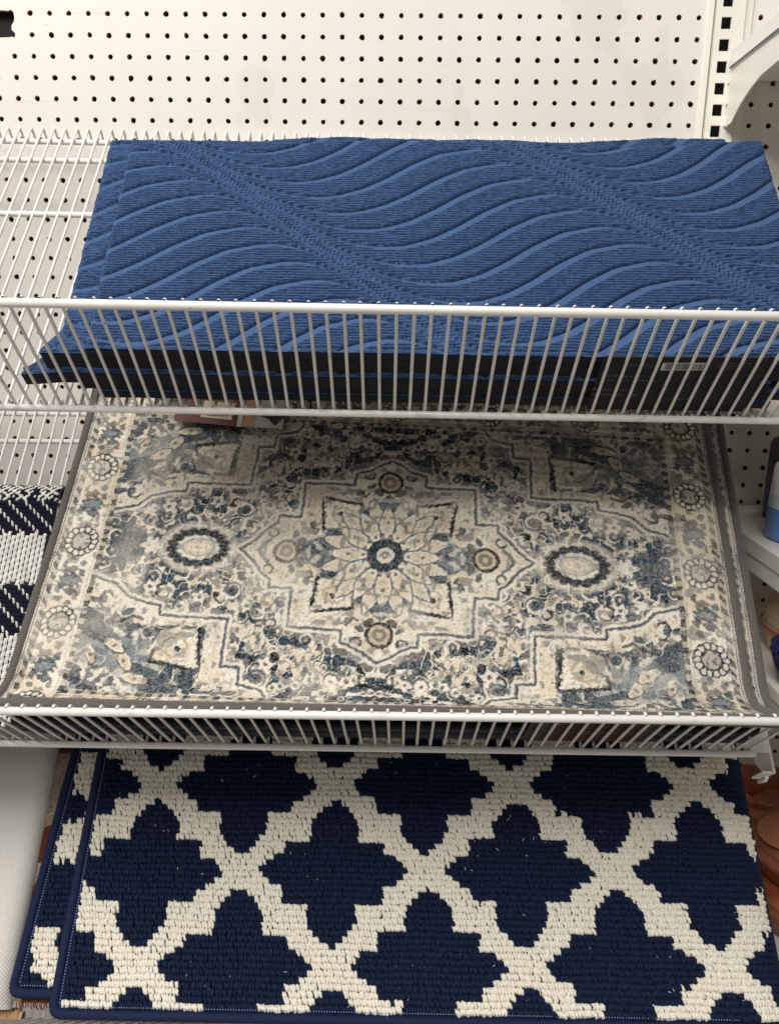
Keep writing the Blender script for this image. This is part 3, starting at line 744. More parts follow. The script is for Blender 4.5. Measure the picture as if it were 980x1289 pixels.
    def rosette(cx, cy, R, x, y):
        e = np.hypot(x-cx, y-cy)/R; an = np.arctan2(y-cy, x-cx)
        put(1-sst(.95, 1.08, e), SLATE, .55)
        put(1-sst(.9, 1.0, e/(1+.09*np.cos(an*14))), GREY*.8, .9); 
        for k in range(14):
            t_ = 2*pi*k/14; q = np.hypot(x-cx-R*.78*cos(t_), y-cy-R*.78*sin(t_)); put(1-sst(R*.12, R*.2, q), CREAM, .9); put(1-sst(R*.03, R*.06, np.abs(q-R*.21)), DEEP, .8)
        put(1-sst(.50, .58, e), GREY, .7); put(sst(.30, .45, vnoise(x, y, 83, .35))*(1-sst(.45, .55, e)), CREAM, .55); put(1-sst(.05, .09, np.abs(e-.56)), DEEP, .5)
    def cluster(cx, cy, vert, x, y):
        a, b_ = (x-cx, y-cy) if not vert else (y-cy, x-cx)
        def E(px, py, rx, ry): return np.sqrt(((a-px)/rx)**2+((b_-py)/ry)**2)
        for (px, py, rx, ry, c, k) in ((0,0,9,13,SLATE,.9),(0,0,4,9,WASH,.7),(-13,3,5,8,SLATE,.85),(13,-3,5,8,DEEP,.7),(-10,-11,5,4,SLATE,.8),(10,11,5,4,SLATE,.85),(-22,-9,4,4,SLATE,.7),(22,9,4,4,SLATE,.75),(-20,11,5,3,DEEP,.6),(20,-11,5,3,SLATE,.7),(-28,4,3,4,SLATE,.6),(28,-4,3,4,SLATE,.6)):
            put(disc(E(px, py, rx, ry)/(1+.18*np.sin(a*.8+b_*.6)), .12), c, k)
    for k in range(-2, 3):
        for sx in (-1, 1):
            mk = (np.abs(X-sx*355) < 24) & (np.abs(Y-k*101) < 76)
            if not mk.any(): continue
            rosette(sx*355, k*101.0, 19.5, X, Y)
    for k in (-1.5, -.5, .5, 1.5):
        for sx in (-1, 1): cluster(sx*355, k*101.0, True, X, Y)
    for k in range(-2, 3):
        for sy in (-1, 1): rosette(k*118.3, sy*205, 18, X, Y)
    for k in (-2.5, -1.5, -.5, .5, 1.5, 2.5):
        for sy in (-1, 1): cluster(k*118.3, sy*205, False, X, Y)
    # ---- worn, distressed print (not mirrored)
    dis = fbm(X, Y, 101, .022, 3); lf = sst(-60, -330, X)*.05
    wear = sst(.52, .82, dis+lf+.10*(vnoise(X, Y, 103, .5)-.5))
    put(wear, CREAM, .30)
    dk = sst(.45, .75, fbm(X, Y, 107, .025, 3)-.10+.0004*X); put(dk, SLATE, .22)
    ab = sst(.55, .85, fbm(X, Y*2.2, 109, .30, 2)); put(ab, WASH*.5+CREAM*.5, .22)
    C = np.clip(.34+1.24*(C-.31), .008, .90)
    # woven cells
    cell = RNG.random(X.shape); rowc = np.sin(Y*2*pi/2.1)*.5+.5
    put((cell > .78).astype(float), CREAM, .26); C = C*(1-.36*((cell < .22)*RNG.random(X.shape))[..., None])
    C = C*(1-.13*rowc[..., None])
    C = C*(.93+.14*vnoise(X, Y, 113, .9)[..., None])
    return C

def binding(parent, path, r, M, name='binding', step=.0011, ridge=.13, sides=9, period=.0028):
    P = np.asarray(path); d = np.r_[0, np.cumsum(np.linalg.norm(np.diff(P, axis=0), axis=1))]
    t = np.arange(0, d[-1], step); Q = np.stack([np.interp(t, d, P[:, i]) for i in range(3)], 1)
    rad = r*(1+ridge*np.sin(t*2*pi/period)+.05*(np.random.default_rng(3).random(len(t))-.5))
    V, F = tube_np(Q, r, sides, rad)
    return link(name, mesh_np(name, V, F), parent, [M])

def medallion_rug(parent, n0, res=.00095, flat=False):
    nx = int(2*RH/res); ny = int((RV1-RV0)/res)
    X, S = np.meshgrid(np.linspace(-RH, RH, nx), np.linspace(RV0, RV1, ny))
    C = persian(X*1000, S*1000)
    # overlock stitches just inside the binding
    ed = np.minimum(np.minimum(X+RH, RH-X), np.minimum(S-RV0, RV1-S))*1000
    tt = np.where((RH-np.abs(X)) < np.minimum(S-RV0, RV1-S), S, X)*1000
    st = ((ed > 6.2) & (ed < 7.4)); on = (np.floor(tt/1.9) % 2 == 0)
    C[st & on] = np.array(srgb(150,145,138)[:3]); C[st & ~on] = np.array(srgb(40,40,42)[:3])
    Pm = rug_pos(X, S, n0, 0, flat)
    Pm[..., 2] += .0007*(vnoise(X, S, 5, 700)-.5)+.0004*np.sin(S*2*pi/.0021)
    q = grid_idx(ny, nx)
    me = mesh_np('printed_pile', Pm.reshape(-1, 3), q, cols=C.reshape(-1, 3))
    link('printed_pile', me, parent, [M_PERS])
    # backing
    cx = np.linspace(-RH, RH, 60); cs = np.linspace(RV0, RV1, 90); XX, SS = np.meshgrid(cx, cs)
    B = rug_pos(XX, SS, n0, -.006, flat)
    link('backing', mesh_np('backing', B.reshape(-1, 3), grid_idx(90, 60)), parent, [M_RUBBER])
    # bound edge all round
    k = 300; r = .0056
    xs = np.linspace(-RH, RH, k); ss = np.linspace(RV0, RV1, k); cr = .012
    def edge(x, s): return rug_pos(np.array(x), np.array(s), n0, -.0030, flat)
    pts = []
    loop = [(x, RV0) for x in np.linspace(-RH+cr, RH-cr, k)]+[(RH-cr+cr*sin(a), RV0+cr-cr*cos(a)) for a in np.linspace(0, pi/2, 8)]+[(RH, s) for s in np.linspace(RV0+cr, RV1-cr, k)] \
         + [(RH-cr+cr*cos(a), RV1-cr+cr*sin(a)) for a in np.linspace(0, pi/2, 8)]+[(x, RV1) for x in np.linspace(RH-cr, -RH+cr, k)]+[(-RH+cr-cr*sin(a), RV1-cr+cr*cos(a)) for a in np.linspace(0, pi/2, 8)] \
         + [(-RH, s) for s in np.linspace(RV1-cr, RV0+cr, k)]+[(-RH+cr-cr*cos(a), RV0+cr-cr*sin(a)) for a in np.linspace(0, pi/2, 8)]
    x, s = np.array(loop).T
    binding(parent, edge(x, s), r, M_GREYB)

GR = 'grey bordered medallion rugs stacked on the middle shelf'
rug = empty('medallion_rug', 'topmost cream and slate blue medallion rug with grey bound edge, middle shelf', 'rug', F2, GR)
medallion_rug(rug, .070)
def copy_thing(root, label, dmat):
    r = root.copy(); COL.objects.link(r); r['label'] = label
    r.matrix_world = root.matrix_world @ dmat
    for ch in root.children:
        c = ch.copy(); COL.objects.link(c); c.parent = r; c.matrix_parent_inverse = ch.matrix_parent_inverse.copy()
        c.matrix_basis = ch.matrix_basis.copy()
    return r
copy_thing(rug, 'second medallion rug of the stack, its grey edge showing just right of the topmost rug', Matrix.Translation((.021, .003, -.0125)) @ Matrix.Rotation(-.004, 4, 'Z'))
labs = ['plain dark slate bound rug directly beneath the curled medallion rugs', 'plain dark slate bound rug, second of the dark ones behind the middle shelf lip',
        'plain dark slate bound rug, third of the dark ones behind the middle shelf lip', 'plain dark slate bound rug lying on the wires of the middle shelf']
M_SLATE = mat('dark_slate_pile', srgb(50,56,68), .95, noise=(300,3), var=.3, bump=(700,.5,.001))
flat = empty('bound_rug', labs[0], 'rug', F2, 'dark slate bound rugs at the bottom of the middle stack')
def plain_rug(parent, n0):
    xs = np.linspace(-RH, RH, 90); ss = np.linspace(RV0, RV1, 60); XX, SS = np.meshgrid(xs, ss)
    for nm, dn, M in (('pile', .0, M_SLATE), ('backing', -.0065, M_RUBBER)):
        link(nm, mesh_np(nm, rug_pos(XX, SS, n0, dn, True).reshape(-1, 3), grid_idx(60, 90)), parent, [M])
    q = [(x, RV0) for x in np.linspace(-RH, RH, 160)]+[(RH, s) for s in ss]+[(x, RV1) for x in np.linspace(RH, -RH, 160)]+[(-RH, s) for s in ss[::-1]]
    x, s_ = np.array(q).T
    binding(parent, rug_pos(x, s_, n0, -.0030, True), .0056, M_NAVYD)
M_NAVYD = mat('dark_binding_yarn', srgb(58,60,70), .85, noise=(700,3), var=.3, bump=(900,.5,.001))
plain_rug(flat, .0520)
for i in range(1, 4):
    copy_thing(flat, labs[i], Matrix.Translation(((.004, -.006, .003)[i-1], (.003, .001, .002)[i-1], -.0125*i)))

# printed band label on the rug
lb = empty('rug_band_label', 'brown and cream paper band label lying on the medallion rug under the top shelf', 'label', F2)
lz = .0795
def card(name, poly, z0, z1, M):
    mb = MB(); mb.prism(poly, 'z', z0, z1); return link(name, mb.mesh(name), lb, [M])
card('brown_panel', [(-.290,.378),(-.212,.370),(-.209,.420),(-.287,.428)], lz, lz+.0006, M_BROWN)
card('cream_panel', [(-.257,.3835),(-.217,.3790),(-.2145,.405),(-.255,.409)], lz+.0008, lz+.0012, M_CREAMC)
card('white_panel', [(-.2105,.370),(-.153,.367),(-.151,.415),(-.2085,.419)], lz, lz+.0006, M_PRINT)
card('tan_panel', [(-.203,.3705),(-.188,.3695),(-.186,.415),(-.2015,.417)], lz+.0008, lz+.0012, M_TANC)
card('orange_edge', [(-.204,.3705),(-.2025,.3705),(-.2005,.417),(-.2020,.417)], lz+.0013, lz+.0016, M_ORANGE)
mb = MB()
for k in range(14):
    a = -1.0+2.0*k/13; x0, y0 = -.163, .372
    mb.tube([(x0+.001*k/13, y0, lz+.0012), (x0-.008+.016*k/13, y0+.010, lz+.0014), (x0-.018+.034*k/13, y0+.016+.006*cos(a*2), lz+.0013)], .0006, 5)
link('plant_drawing', mb.mesh('plant_drawing'), lb, [M_INK])
mb = MB()
# the upper, hidden part of the letters stands under the shelf: only their feet show
x = -.2525
for ch in 'NOSXAM D':
    if ch != ' ':
        yb = .3865-(x+.2525)*.11; w = .0036; h = .0075; z = lz+.0016
        S = {'N': [[(0,0),(0,1)],[(0,1),(1,0)],[(1,0),(1,1)]], 'O': [[(0,0),(1,0),(1,1),(0,1),(0,0)]], 'S': [[(0,0),(1,0),(1,.5),(0,.5),(0,1),(1,1)]], 'X': [[(0,0),(1,1)],[(1,0),(0,1)]],
             'A': [[(0,0),(.5,1),(1,0)],[(.2,.4),(.8,.4)]], 'M': [[(0,0),(0,1),(.5,.4),(1,1),(1,0)]], 'D': [[(0,0),(.7,0),(1,.5),(.7,1),(0,1),(0,0)]]}[ch]
        for st in S:
            mb.tube([(x+a*w, yb+b*h, z) for a, b in st], .00045, 5)
    x += .0050
link('lettering', mb.mesh('lettering'), lb, [M_BROWN])
# brown printed sleeve behind the middle lip, right
bl = empty('rug_sleeve_label', 'dark brown printed sleeve behind the middle shelf lip, right of centre', 'label', F2)
mb = MB(); mb.prism([(.128, .012), (.262, .012), (.262, .118), (.150, .122), (.128, .100)], 'y', .0045, .0051); link('card', mb.mesh('card'), bl, [mat('dark_brown_card', srgb(46,33,28), .6, noise=(30,3), var=.2)])
mb = MB()
for k in range(15):
    z = .018+k*.0066; mb.box((.150+random.uniform(0,.01), .0038, z), (.252-random.uniform(0,.02), .0044, z+.0016))
tag(link('fine_print', mb.mesh('fine_print'), bl, [M_BROWN]), kind='stuff')
mb = MB(); mb.box((.150, .0036, .111), (.205, .0043, .1135)); link('orange_line', mb.mesh('orange_line'), bl, [M_ORANGE])

# ------------------------------------------------------------------ woven stripe rug left of the medallion rugs
wv = empty('woven_stripe_rug', 'navy and white chunky woven striped rug left of the medallion rug', 'rug', F2)
def stitches(parent, name):
    # stitch pillows on a sheared grid; profile over b with a rolled far end
    tv = []
    for a, b, h in ((-1,-1,0),(1,-1,0),(1,1,0),(-1,1,0),(-.55,-.72,1),(.55,-.72,1),(.55,.72,1),(-.55,.72,1)): tv.append((a, b, h))
    tv = np.array(tv, float); tq = np.array([(4,5,6,7),(0,1,5,4),(1,2,6,5),(2,3,7,6),(3,0,4,7)])
    Vs = []; Qs = []; Cs = []; off = 0
    WHT = np.array(srgb(234,230,222)[:3]); NVY = np.array(srgb(23,26,42)[:3])
    def place(x, y, sx, sy, hz, col, sk=.0):
        nonlocal off
        # y measured along the surface: rolls over beyond y=.300
        def pos(p):
            yy = p[:, 1]; ang = np.clip((yy-.288)/.035, 0, 2.4); flat = np.minimum(yy, .288)
            b = flat+.035*np.sin(ang); n = .036-.035*(1-np.cos(ang)); nb = np.sin(ang); nn = np.cos(ang)
            return np.stack([p[:, 0], b+nb*p[:, 2], n+nn*p[:, 2]], 1)
        L = tv*np.array([sx/2, sy/2, hz]); L[:, 0] += L[:, 1]*sk
        Vs.append(pos(L+np.array([x-.06*(y-.2), y, -.0012]))); Qs.append(tq+off); off += 8
        Cs.append(np.tile(col*random.uniform(.86, 1.08), (8, 1)))
    y = .010; x0, x1 = -.70, -.4255
    for j in range(200):
        if y > .36: break
        bandw = [(-.03,.105,'W'), (.108,.172,'N'), (.172,.240,'W'), (.240,.284,'N'), (.284,.40,'T')]
        kind = [k for a, b, k in bandw if a <= y < b][0]
        if kind == 'W':
            dy = .0084; px = .0054
            for i in range(int((x1-x0)/px)):
                yy = y+(i % 3)*dy/3; place(x0+i*px, yy, px*.80, dy*.96, .0030, WHT, .12)
                place(x0+i*px+px*.5, yy+dy*.1, px*.22, dy*.8, .0014, NVY, .12)
        elif kind == 'N':
            dy = .0058; px = .0030
            for i in range(int((x1-x0)/px)):
                d = (i+2*j) % 7
                if d == 0: place(x0+i*px, y, px*.62, dy*1.5, .0030, WHT, -.35)
                else: place(x0+i*px, y, px*1.0, dy*1.0, .0024, NVY, -.3)
        else:
            dy = .0042; px = .0027
            for i in range(int((x1-x0)/px)):
                wht = (i+j*2) % 3 != 0 and random.random() < .8
                place(x0+i*px, y+(i % 2)*dy*.4, px*.95, dy*.9, .0024, WHT if wht else NVY, .5)
        y += dy
    me = mesh_np(name, np.concatenate(Vs), np.concatenate(Qs), cols=np.concatenate(Cs)); o = link(name, me, parent, [M_TINT]); tag(o, kind='stuff')
stitches(wv, 'stitches')
ys = np.linspace(.009, .36, 60); ang = np.clip((ys-.288)/.035, 0, 2.4); b = np.minimum(ys, .288)+.035*np.sin(ang); n = .036-.035*(1-np.cos(ang))-.0016
Vb = np.array([[(x-.06*(yy-.2)), bb-.0012*np.sin(a_), nn] for yy, bb, nn, a_ in zip(ys, b, n, ang) for x in (-.702, -.4265)])
link('woven_base', mesh_np('woven_base', Vb, grid_idx(60, 2)), wv, [mat('navy_warp', srgb(26,30,50), .9, noise=(400,3), var=.3)])
mb = MB(); mb.box((-.74, .01, .002), (-.452, .262, .030)); link('folded_body', mb.mesh('folded_body', bevel=.008, seg=3, smooth=True), wv, [M_NAVYB])

# ------------------------------------------------------------------ navy trellis rugs (lowest shelf)
def in_tile(dx, dy):
    ax, ay = np.abs(dx)*1000, np.abs(dy)*1000
    lobe = (ax <= 30) & (ay <= 58)
    arch = (ay > 58) & (ay <= 84) & (ax <= 30*np.clip(1-(ay-58)/26, 0, 1)**.62)
    block = (ax <= 62) & (ay <= 36)
    step = (ax > 62) & (ax <= 74) & (ay <= 18)
    tip = (ax > 74) & (ax <= 94) & (ay <= 17*np.clip(1-(ax-74)/20, 0, 1)**.8)
    return lobe | arch | block | step | tip
def trellis(u, b, org):
    A1 = np.array([.2330, .003]); A2 = np.array([.1140, .1060])
    x, y = u-org[0], b-org[1]
    det = A1[0]*A2[1]-A1[1]*A2[0]
    i = (x*A2[1]-y*A2[0])/det; j = (A1[0]*y-A1[1]*x)/det
    r = np.zeros(u.shape, bool)
    for di in (0, 1, -1):
        for dj in (0, 1, -1):
            ii = np.round(i)+di; jj = np.round(j)+dj
            r |= in_tile(x-ii*A1[0]-jj*A2[0], y-ii*A1[1]-jj*A2[1])
    return r
DR = .072; DA = .78
def drape(u, n, ue):
    """right side rolls down beyond ue-DR"""
    a = np.clip((u-(ue-.058))/DR, 0, DA); e = np.maximum(u-(ue-.058)-DR*DA, 0)
    uu = np.minimum(u, ue-.058)+DR*np.sin(a)+e*math.cos(DA); dn = -DR*(1-np.cos(a))-e*math.sin(DA)
    return uu, n+dn, a
def loop_rug(parent, u0, u1, b0, b1, n0, org, seed, ubuild=None, do_drape=True):
    rg = np.random.default_rng(seed)
    du, db = .0036, .0071
    mar = .0105
    us = np.arange(u0+mar, (ubuild or u1)-mar*.6, du); bs = np.arange(b0+mar, b1-mar, db)
    U, B = np.meshgrid(us, bs); U = U+rg.normal(0, .0004, U.shape)+(np.arange(len(bs)) % 2)[:, None]*du*.5; B = B+rg.normal(0, .00045, B.shape)+.0005*np.sin(U*60)
    navy = trellis(U+rg.normal(0, .0004, U.shape), B, org).ravel()
    flip = rg.random(navy.shape); navy = navy & (flip > .0002)
    U = U.ravel(); B = B.ravel(); K = len(U)
    # template loop: arched yarn leaning downhill
    path = np.array([(-.0004, .0031, -.0012), (-.0002, .0029, .0018), (.0004, .0006, .0042), (.0003, -.0022, .0032), (-.0003, -.0033, -.0006)])
    tvv, tq = tube_np(path, .0019, 6, [.0015, .0020, .00222, .0021, .0015]); nv = len(tvv)
    sc = rg.normal(1, .07, (K, 3)); yaw = rg.normal(.34, .15, K); lean = rg.normal(.16, .12, K)
    L = tvv[None]*sc[:, None, :]
    c, s = np.cos(yaw)[:, None], np.sin(yaw)[:, None]
    lx = L[..., 0]*c-L[..., 1]*s+L[..., 2]*lean[:, None]; ly = L[..., 0]*s+L[..., 1]*c; lz = L[..., 2]
    gu, gb = U[:, None]+lx, B[:, None]+ly
    wav = .0015*np.sin(U*17+B*11)[:, None]
    if do_drape:
        uu, nn, a = drape(gu, np.full(gu.shape, n0)+wav, u1); V = np.stack([uu+lz*np.sin(a), gb, nn+lz*np.cos(a)], -1)
    else: V = np.stack([gu, gb, n0+wav+lz], -1)
    Q = (tq[None]+(np.arange(K)*nv)[:, None, None])
    for nm, msk, M in (('navy_loops', navy, M_NAVYL), ('cream_loops', ~navy, M_CREAML)):
        k = msk.sum(); q = (tq[None]+(np.arange(k)*nv)[:, None, None]).reshape(-1, 4)
        o = link(nm, mesh_np(nm, V[msk].reshape(-1, 3), q), parent, [M]); tag(o, kind='stuff')
    # base cloth
    xs = np.linspace(u0, u1, 120); bb = np.array([b0, b1]); XX, BB = np.meshgrid(xs, np.linspace(b0, b1, 12))
    for nm, dn, M in (('base_cloth', .0004, M_NAVYL), ('latex_backing', -.0050, M_RUBBER)):
        if do_drape: uu, nn, a = drape(XX, np.full(XX.shape, n0+dn), u1)
        else: uu, nn = XX, np.full(XX.shape, n0+dn)
        link(nm, mesh_np(nm, np.stack([uu, BB, nn+.0015*np.sin(XX*17+BB*11)], -1).reshape(-1, 3), grid_idx(12, 120)), parent, [M])
    cr = .010
    loop = [(x, b0) for x in np.linspace(u0+cr, u1-cr, 200)]+[(u1-cr+cr*sin(a), b0+cr-cr*cos(a)) for a in np.linspace(0, pi/2, 7)]+[(u1, y) for y in np.linspace(b0+cr, b1, 120)]
    loop = loop[::-1]+[(u0+cr-cr*sin(a), b0+cr-cr*cos(a)) for a in np.linspace(0, pi/2, 7)]+[(u0, y) for y in np.linspace(b0+cr, b1, 120)]
    x, y = np.array(loop).T
    if do_drape: uu, nn, a = drape(x, np.full(x.shape, n0-.0005), u1)
    else: uu, nn = x, np.full(x.shape, n0-.0005)
    path = np.stack([uu, y, nn+.0015*np.sin(x*17+y*11)], -1)
    binding(parent, path, .0056, M_NAVYB, ridge=.05, period=.0034)
    # tiny serging stitches inside the binding
    mb = MB()
    for (x_, y_) in [(x_, b0+.0082) for x_ in np.arange(u0+.012, u1-.07, .0032)]+[(u0+.0082, y_) for y_ in np.arange(b0+.012, b1-.02, .0032)]:
        w = .0015*math.sin(x_*17+y_*11); mb.box((x_-.0006, y_-.0006, n0+.0035+w), (x_+.0006, y_+.0006, n0+.0052+w))
    link('serging', mb.mesh('serging'), parent, [mat('pale_blue_thread', srgb(120,138,176), .8, noise=(300,2), var=.2)])

ORG = (.031, .168)
GT = 'navy trellis rugs stacked on the lowest shelf'
tr = empty('trellis_rug', 'topmost navy and cream trellis loop rug with navy bound edge, lowest shelf', 'rug', F3, GT)
# tile centres sit half a lattice step from the cream crossings
loop_rug(tr, -.404, .463, .0105, .440, .055, (ORG[0], ORG[1]+.1060), 21)
tr2 = empty('trellis_rug', 'second navy trellis rug, a strip along the left of the topmost trellis rug', 'rug', F3, GT)
loop_rug(tr2, -.447, .400, .030, .440, .039, (ORG[0]-.062, ORG[1]+.080), 22, ubuild=-.33, do_drape=False)
for ch in tr2.children:
    n_ = len(ch.data.vertices); co = np.empty(n_*3, np.float32); ch.data.vertices.foreach_get('co', co); co = co.reshape(-1, 3)
    co[:, 0] += .062*(co[:, 1]-.30)*np.clip((-.05-co[:, 0])/.30, 0, 1); ch.data.vertices.foreach_set('co', co.ravel()); ch.data.update()
# stray pale fibres on the topmost trellis rug
mb = MB(); lr = random.Random(4)
for k in range(170):
    x, y, a = lr.uniform(-.39, .42), lr.uniform(.02, .33), lr.uniform(0, 3.1); l = lr.uniform(.0007, .0022); z = .0603
    mb.tube([(x-l*cos(a), y-l*sin(a), z-.0012), (x, y+.0003, z), (x+l*cos(a), y+l*sin(a), z-.0010)], .00028, 4)
o = link('lint', mb.mesh('lint'), tr, [M_CREAML]); tag(o, kind='stuff')
ru = empty('rust_rug', 'rust brown and beige flecked rug under the navy trellis rugs', 'rug', F3)
rg = np.random.default_rng(5); nx, ny = 300, 220
XX, YY = np.meshgrid(np.linspace(-.476, .38, nx), np.linspace(.020, .44, ny)); nz = .028+.0016*np.abs(np.sin(XX*900))*np.abs(np.sin(YY*700))
A_, B_ = np.array(srgb(98,50,30)[:3]), np.array(srgb(150,134,116)[:3]); k = (fbm(XX*1000, YY*1000, 7, .022, 2) > .56).astype(float)[..., None]
cc = (A_*(1-k)+B_*k)*(.6+.8*rg.random(XX.shape)[..., None])
link('pile', mesh_np('pile', np.stack([XX, YY, nz], -1).reshape(-1, 3), grid_idx(ny, nx), cols=cc.reshape(-1, 3)), ru, [M_TINT])
mb = MB(); mb.box((-.476, .020, .018), (.38, .44, .0278)); link('body', mb.mesh('body', bevel=.003), ru, [M_RUST])
mb = MB()
for k in range(300):
    x = -.46+k*.0028; l = random.uniform(.003, .007); mb.tube([(x, .021, .026), (x+random.uniform(-.001, .001), .019-l*.5, .025), (x+random.uniform(-.002, .002), .019-l, .021)], .0007, 4)
o = link('fringe', mb.mesh('fringe'), ru, [M_RUST]); tag(o, kind='stuff')
nr = empty('bound_rug', 'plain navy bound rug at the bottom of the lowest shelf stack', 'rug', F3)
mb = MB(); mb.box((-.395, .022, .003), (.39, .43, .0165)); link('body', mb.mesh('body', bevel=.004, seg=3), nr, [M_NAVYB])

# off-white folded fabric rug at left
wf = empty('white_fabric_rug', 'thick folded off white dimpled fabric rug left of the trellis rugs', 'rug', F3)
def fold(s, t):
    """cross-section: s runs from left top round the right edge to the underside"""
    R = .022; flat = .24
    a = np.clip((s-flat)/R, 0, pi); e = np.maximum(s-flat-R*pi, 0); x = np.minimum(s, flat)+R*np.sin(a)-e; n = R*(1+np.cos(a))
    return -.7275+x, n+.004, np.sin(a), np.cos(a)
sv = np.linspace(0, (.24+.022*pi+.05), 360); bv = np.linspace(.0125, .44, 420)
SS, BB = np.meshgrid(sv, bv); x, n, nxn, nn = fold(SS, BB)
row = BB*1000/2.15; d = .0010*np.cos(2*pi*SS*1000/4.6+np.floor(row)*pi)*np.abs(np.sin(pi*row))
tp = sst(.0, .020, BB-.0125); n2 = .026+(n-.026)*(.5+.5*np.sqrt(np.clip(tp, 0, 1)))
sk = (BB-.015)*-.028
V = np.stack([x+sk+nxn*d, BB, n2+nn*d+.002*np.sin(BB*20)], -1)
link('fabric', mesh_np('fabric', V.reshape(-1, 3), grid_idx(420, 360)), wf, [M_WHITEF])
# jute wrapped rod end
jr = empty('jute_roll', 'end of a jute wrapped roll below the white fabric rug, bottom left corner', 'jute roll', F3)
t = np.arange(0, .25, .0006); pts = np.stack([-.4555-t, np.full(len(t), .0045), np.full(len(t), .0125)], 1)
V, F = tube_np(pts, .0085, 14, .0085*(1+.12*np.sin(t*2*pi/.0034))*np.sqrt(np.clip((t+.0006)/.004, .1, 1)))
link('wrapping', mesh_np('wrapping', V, F), jr, [M_TAN])
mb = MB(); mb.lathe([(0, -.001), (.0062, -.001), (.0062, .001)], 14); me = mb.mesh('core'); o = link('core', me, jr, [M_TAN]); o.location = (-.4552, .0045, .0125); o.rotation_euler = (0, pi/2, 0)

# ------------------------------------------------------------------ next bay, right side
XR = .4265
def steel_shelf(label, z, y_front, h1=.022, h2=.020):
    r = empty('metal_shelf', label, 'metal shelf', Matrix.Translation((XR+.004, YW, z)))
    mb = MB(); mb.box((0, -(YW-y_front), -h1), (.42, -.004, 0)); link('deck', mb.mesh('deck', bevel=.002), r, [M_STEEL])
    if h2: mb = MB(); mb.box((.002, -(YW-y_front)+.004, -h1-h2), (.0045, -.02, -h1-.0005)); link('side_skirt', mb.mesh('side_skirt', bevel=.0006, seg=1), r, [M_STEEL])
    return r
steel_shelf('cream steel shelf of the next bay holding the blue and white bottle, right edge', -.261, .75)
steel_shelf('cream steel shelf of the next bay under the terracotta pots, lower right', -.845, .70)
steel_shelf('cream steel shelf of the next bay behind the right end of the blue mats', -.105, .95, .012, 0)

bt = empty('lotion_bottle', 'blue and white banded plastic bottle on the shelf at the right edge', 'bottle', Matrix.Translation((.489, .95, -.261)))
mb = MB(); mb.lathe([(0,.0005),(.037,.0005),(.0405,.003),(.0415,.008),(.0415,.041)], 48); link('blue_band', mb.mesh('blue_band', smooth=True), bt, [M_BLUEP])
mb = MB(); mb.lathe([(.0413,.041),(.0410,.057)], 48); link('pale_band', mb.mesh('pale_band', smooth=True), bt, [M_PALEP])
mb = MB(); mb.lathe([(.0408,.057),(.0395,.088),(.0380,.0925),(.0355,.0940),(.034,.0925),(0,.0920)], 48); link('white_top', mb.mesh('white_top', smooth=True), bt, [M_WHITEP])
jb = empty('grey_jar', 'dim grey jar with a navy base behind the blue and white bottle', 'jar', Matrix.Translation((.536, 1.06, -.261)))
mb = MB(); mb.lathe([(0,.0005),(.042,.0005),(.044,.004),(.044,.050)], 40); link('navy_base', mb.mesh('navy_base', smooth=True), jb, [M_SPECK])
mb = MB(); mb.lathe([(.0442,.050),(.044,.102),(.040,.108),(0,.109)], 40); link('grey_body', mb.mesh('grey_body', smooth=True), jb, [M_GREYP])

# beige ribbed vase and speckled navy bowl on a hidden lower tray
bv_ = empty('beige_vase', 'beige ribbed ceramic vase below the shelf with the blue bottle', 'vase', Matrix.Translation((.530, .95, -.410)))
mb = MB(); prof = []
for k in range(40):
    z = .0024*k; prof.append((.058+.012*math.sin(k*.08)-.00025*k+.0009*math.sin(k*1.6), z))
mb.lathe([(0, 0)]+prof+[(.040, .096), (0, .094)], 44); link('body', mb.mesh('body', smooth=True), bv_, [M_BEIGE])
mb = MB(); mb.lathe([(.0700,.032),(.0705,.034),(.0700,.036)], 44); link('orange_band', mb.mesh('orange_band', smooth=True), bv_, [M_ORANGE])
nb_ = empty('navy_bowl', 'navy bowl with small pale dots, in front of the beige vase at the right edge', 'bowl', Matrix.Translation((.468, .85, -.410)))
mb = MB(); mb.lathe([(0,0),(.020,.001),(.034,.014),(.041,.036),(.042,.050),(.039,.050),(.037,.034),(0,.008)], 40); link('body', mb.mesh('body', smooth=True), nb_, [M_SPECK])
mb = MB()
for k in range(60):
    a = 2*pi*k/30; z = (.046, .040)[k % 2]; r = (.0420, .0414)[k % 2]
    mb.box((r*cos(a)-.001, r*sin(a)-.001, z-.001), (r*cos(a)+.001, r*sin(a)+.001, z+.001))
link('dots', mb.mesh('dots'), nb_, [M_CREAMC])
tr_ = empty('metal_shelf', 'low cream steel shelf under the beige vase, hidden by the medallion rug edge', 'metal shelf', Matrix.Translation((XR+.004, YW, -.4105)))
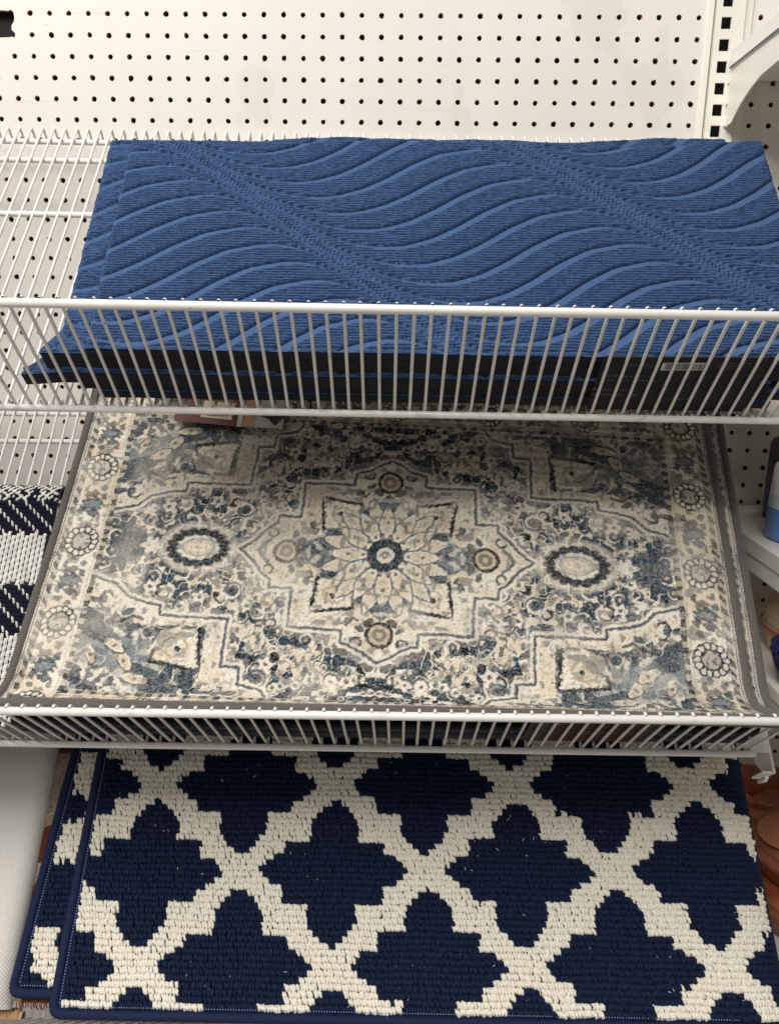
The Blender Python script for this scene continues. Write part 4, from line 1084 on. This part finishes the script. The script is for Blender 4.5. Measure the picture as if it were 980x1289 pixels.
mb = MB(); mb.box((0, -.40, -.016), (.42, -.004, 0)); link('deck', mb.mesh('deck', bevel=.002), tr_, [M_STEEL])

# terracotta pots
def pot(loc, R, label, prof, sticker=False):
    r = empty('terracotta_pot', label, 'pot', Matrix.Translation(loc), 'terracotta pots on the lower right shelf')
    mb = MB(); mb.lathe([(p*R, z) for p, z in prof], 56); link('body', mb.mesh('body', smooth=True), r, [M_TERRA])
    return r
lid = [(0,0),(.70,0),(.78,.004),(.88,.030),(.90,.033),(.96,.034),(1.0,.037),(1.0,.050),(.985,.053),(.985,.055),(1.0,.057),(1.0,.068),(.97,.071),(.80,.073),(.72,.076),(.55,.086),(.40,.092),(.2,.095),(0,.0955)]
pot((.598, 1.0, -.8445), .100, 'terracotta lid at the bottom of the stack of lids, lower right', [(0,0),(.70,0),(.78,.004),(.88,.030),(.90,.033),(.96,.034),(1.0,.037),(1.0,.050),(.985,.053),(.985,.055),(1.0,.057),(1.0,.068),(.97,.071),(.80,.073),(.5,.0735),(0,.0735)])
p1 = pot((.600, 1.0, -.7705), .100, 'domed terracotta lid with a round paper sticker, topmost of its stack', lid)
mb = MB(); mb.lathe([(0,.0960),(.034,.0935),(.036,.0925)], 36); st = link('sticker', mb.mesh('sticker', smooth=True), p1, [mat('brown_sticker', srgb(158,100,72), .5, noise=(80,3), var=.1)]); st.location = (-.045, -.02, -.0062); st.rotation_euler = (.10, -.20, 0)
mb = MB(); mb.box((-.052, -.034, .0905), (-.028, -.020, .0925)); link('white_patch', mb.mesh('white_patch', bevel=.0004, seg=1), p1, [M_PRINT])
mb = MB(); x = -.050
while x < -.030: mb.box((x, -.032, .0926), (x+.0008, -.022, .0929)); x += .0018
link('bar_code', mb.mesh('bar_code'), p1, [M_INK])
pot((.572, 1.088, -.8445), .060, 'small terracotta pot with an incised band, behind the lidded pot', [(0,0),(.8,0),(.9,.03),(.97,.08),(1.0,.110),(1.0,.124),(.985,.126),(1.0,.129),(1.0,.154),(.96,.157),(.9,.154),(.86,.12),(0,.02)])
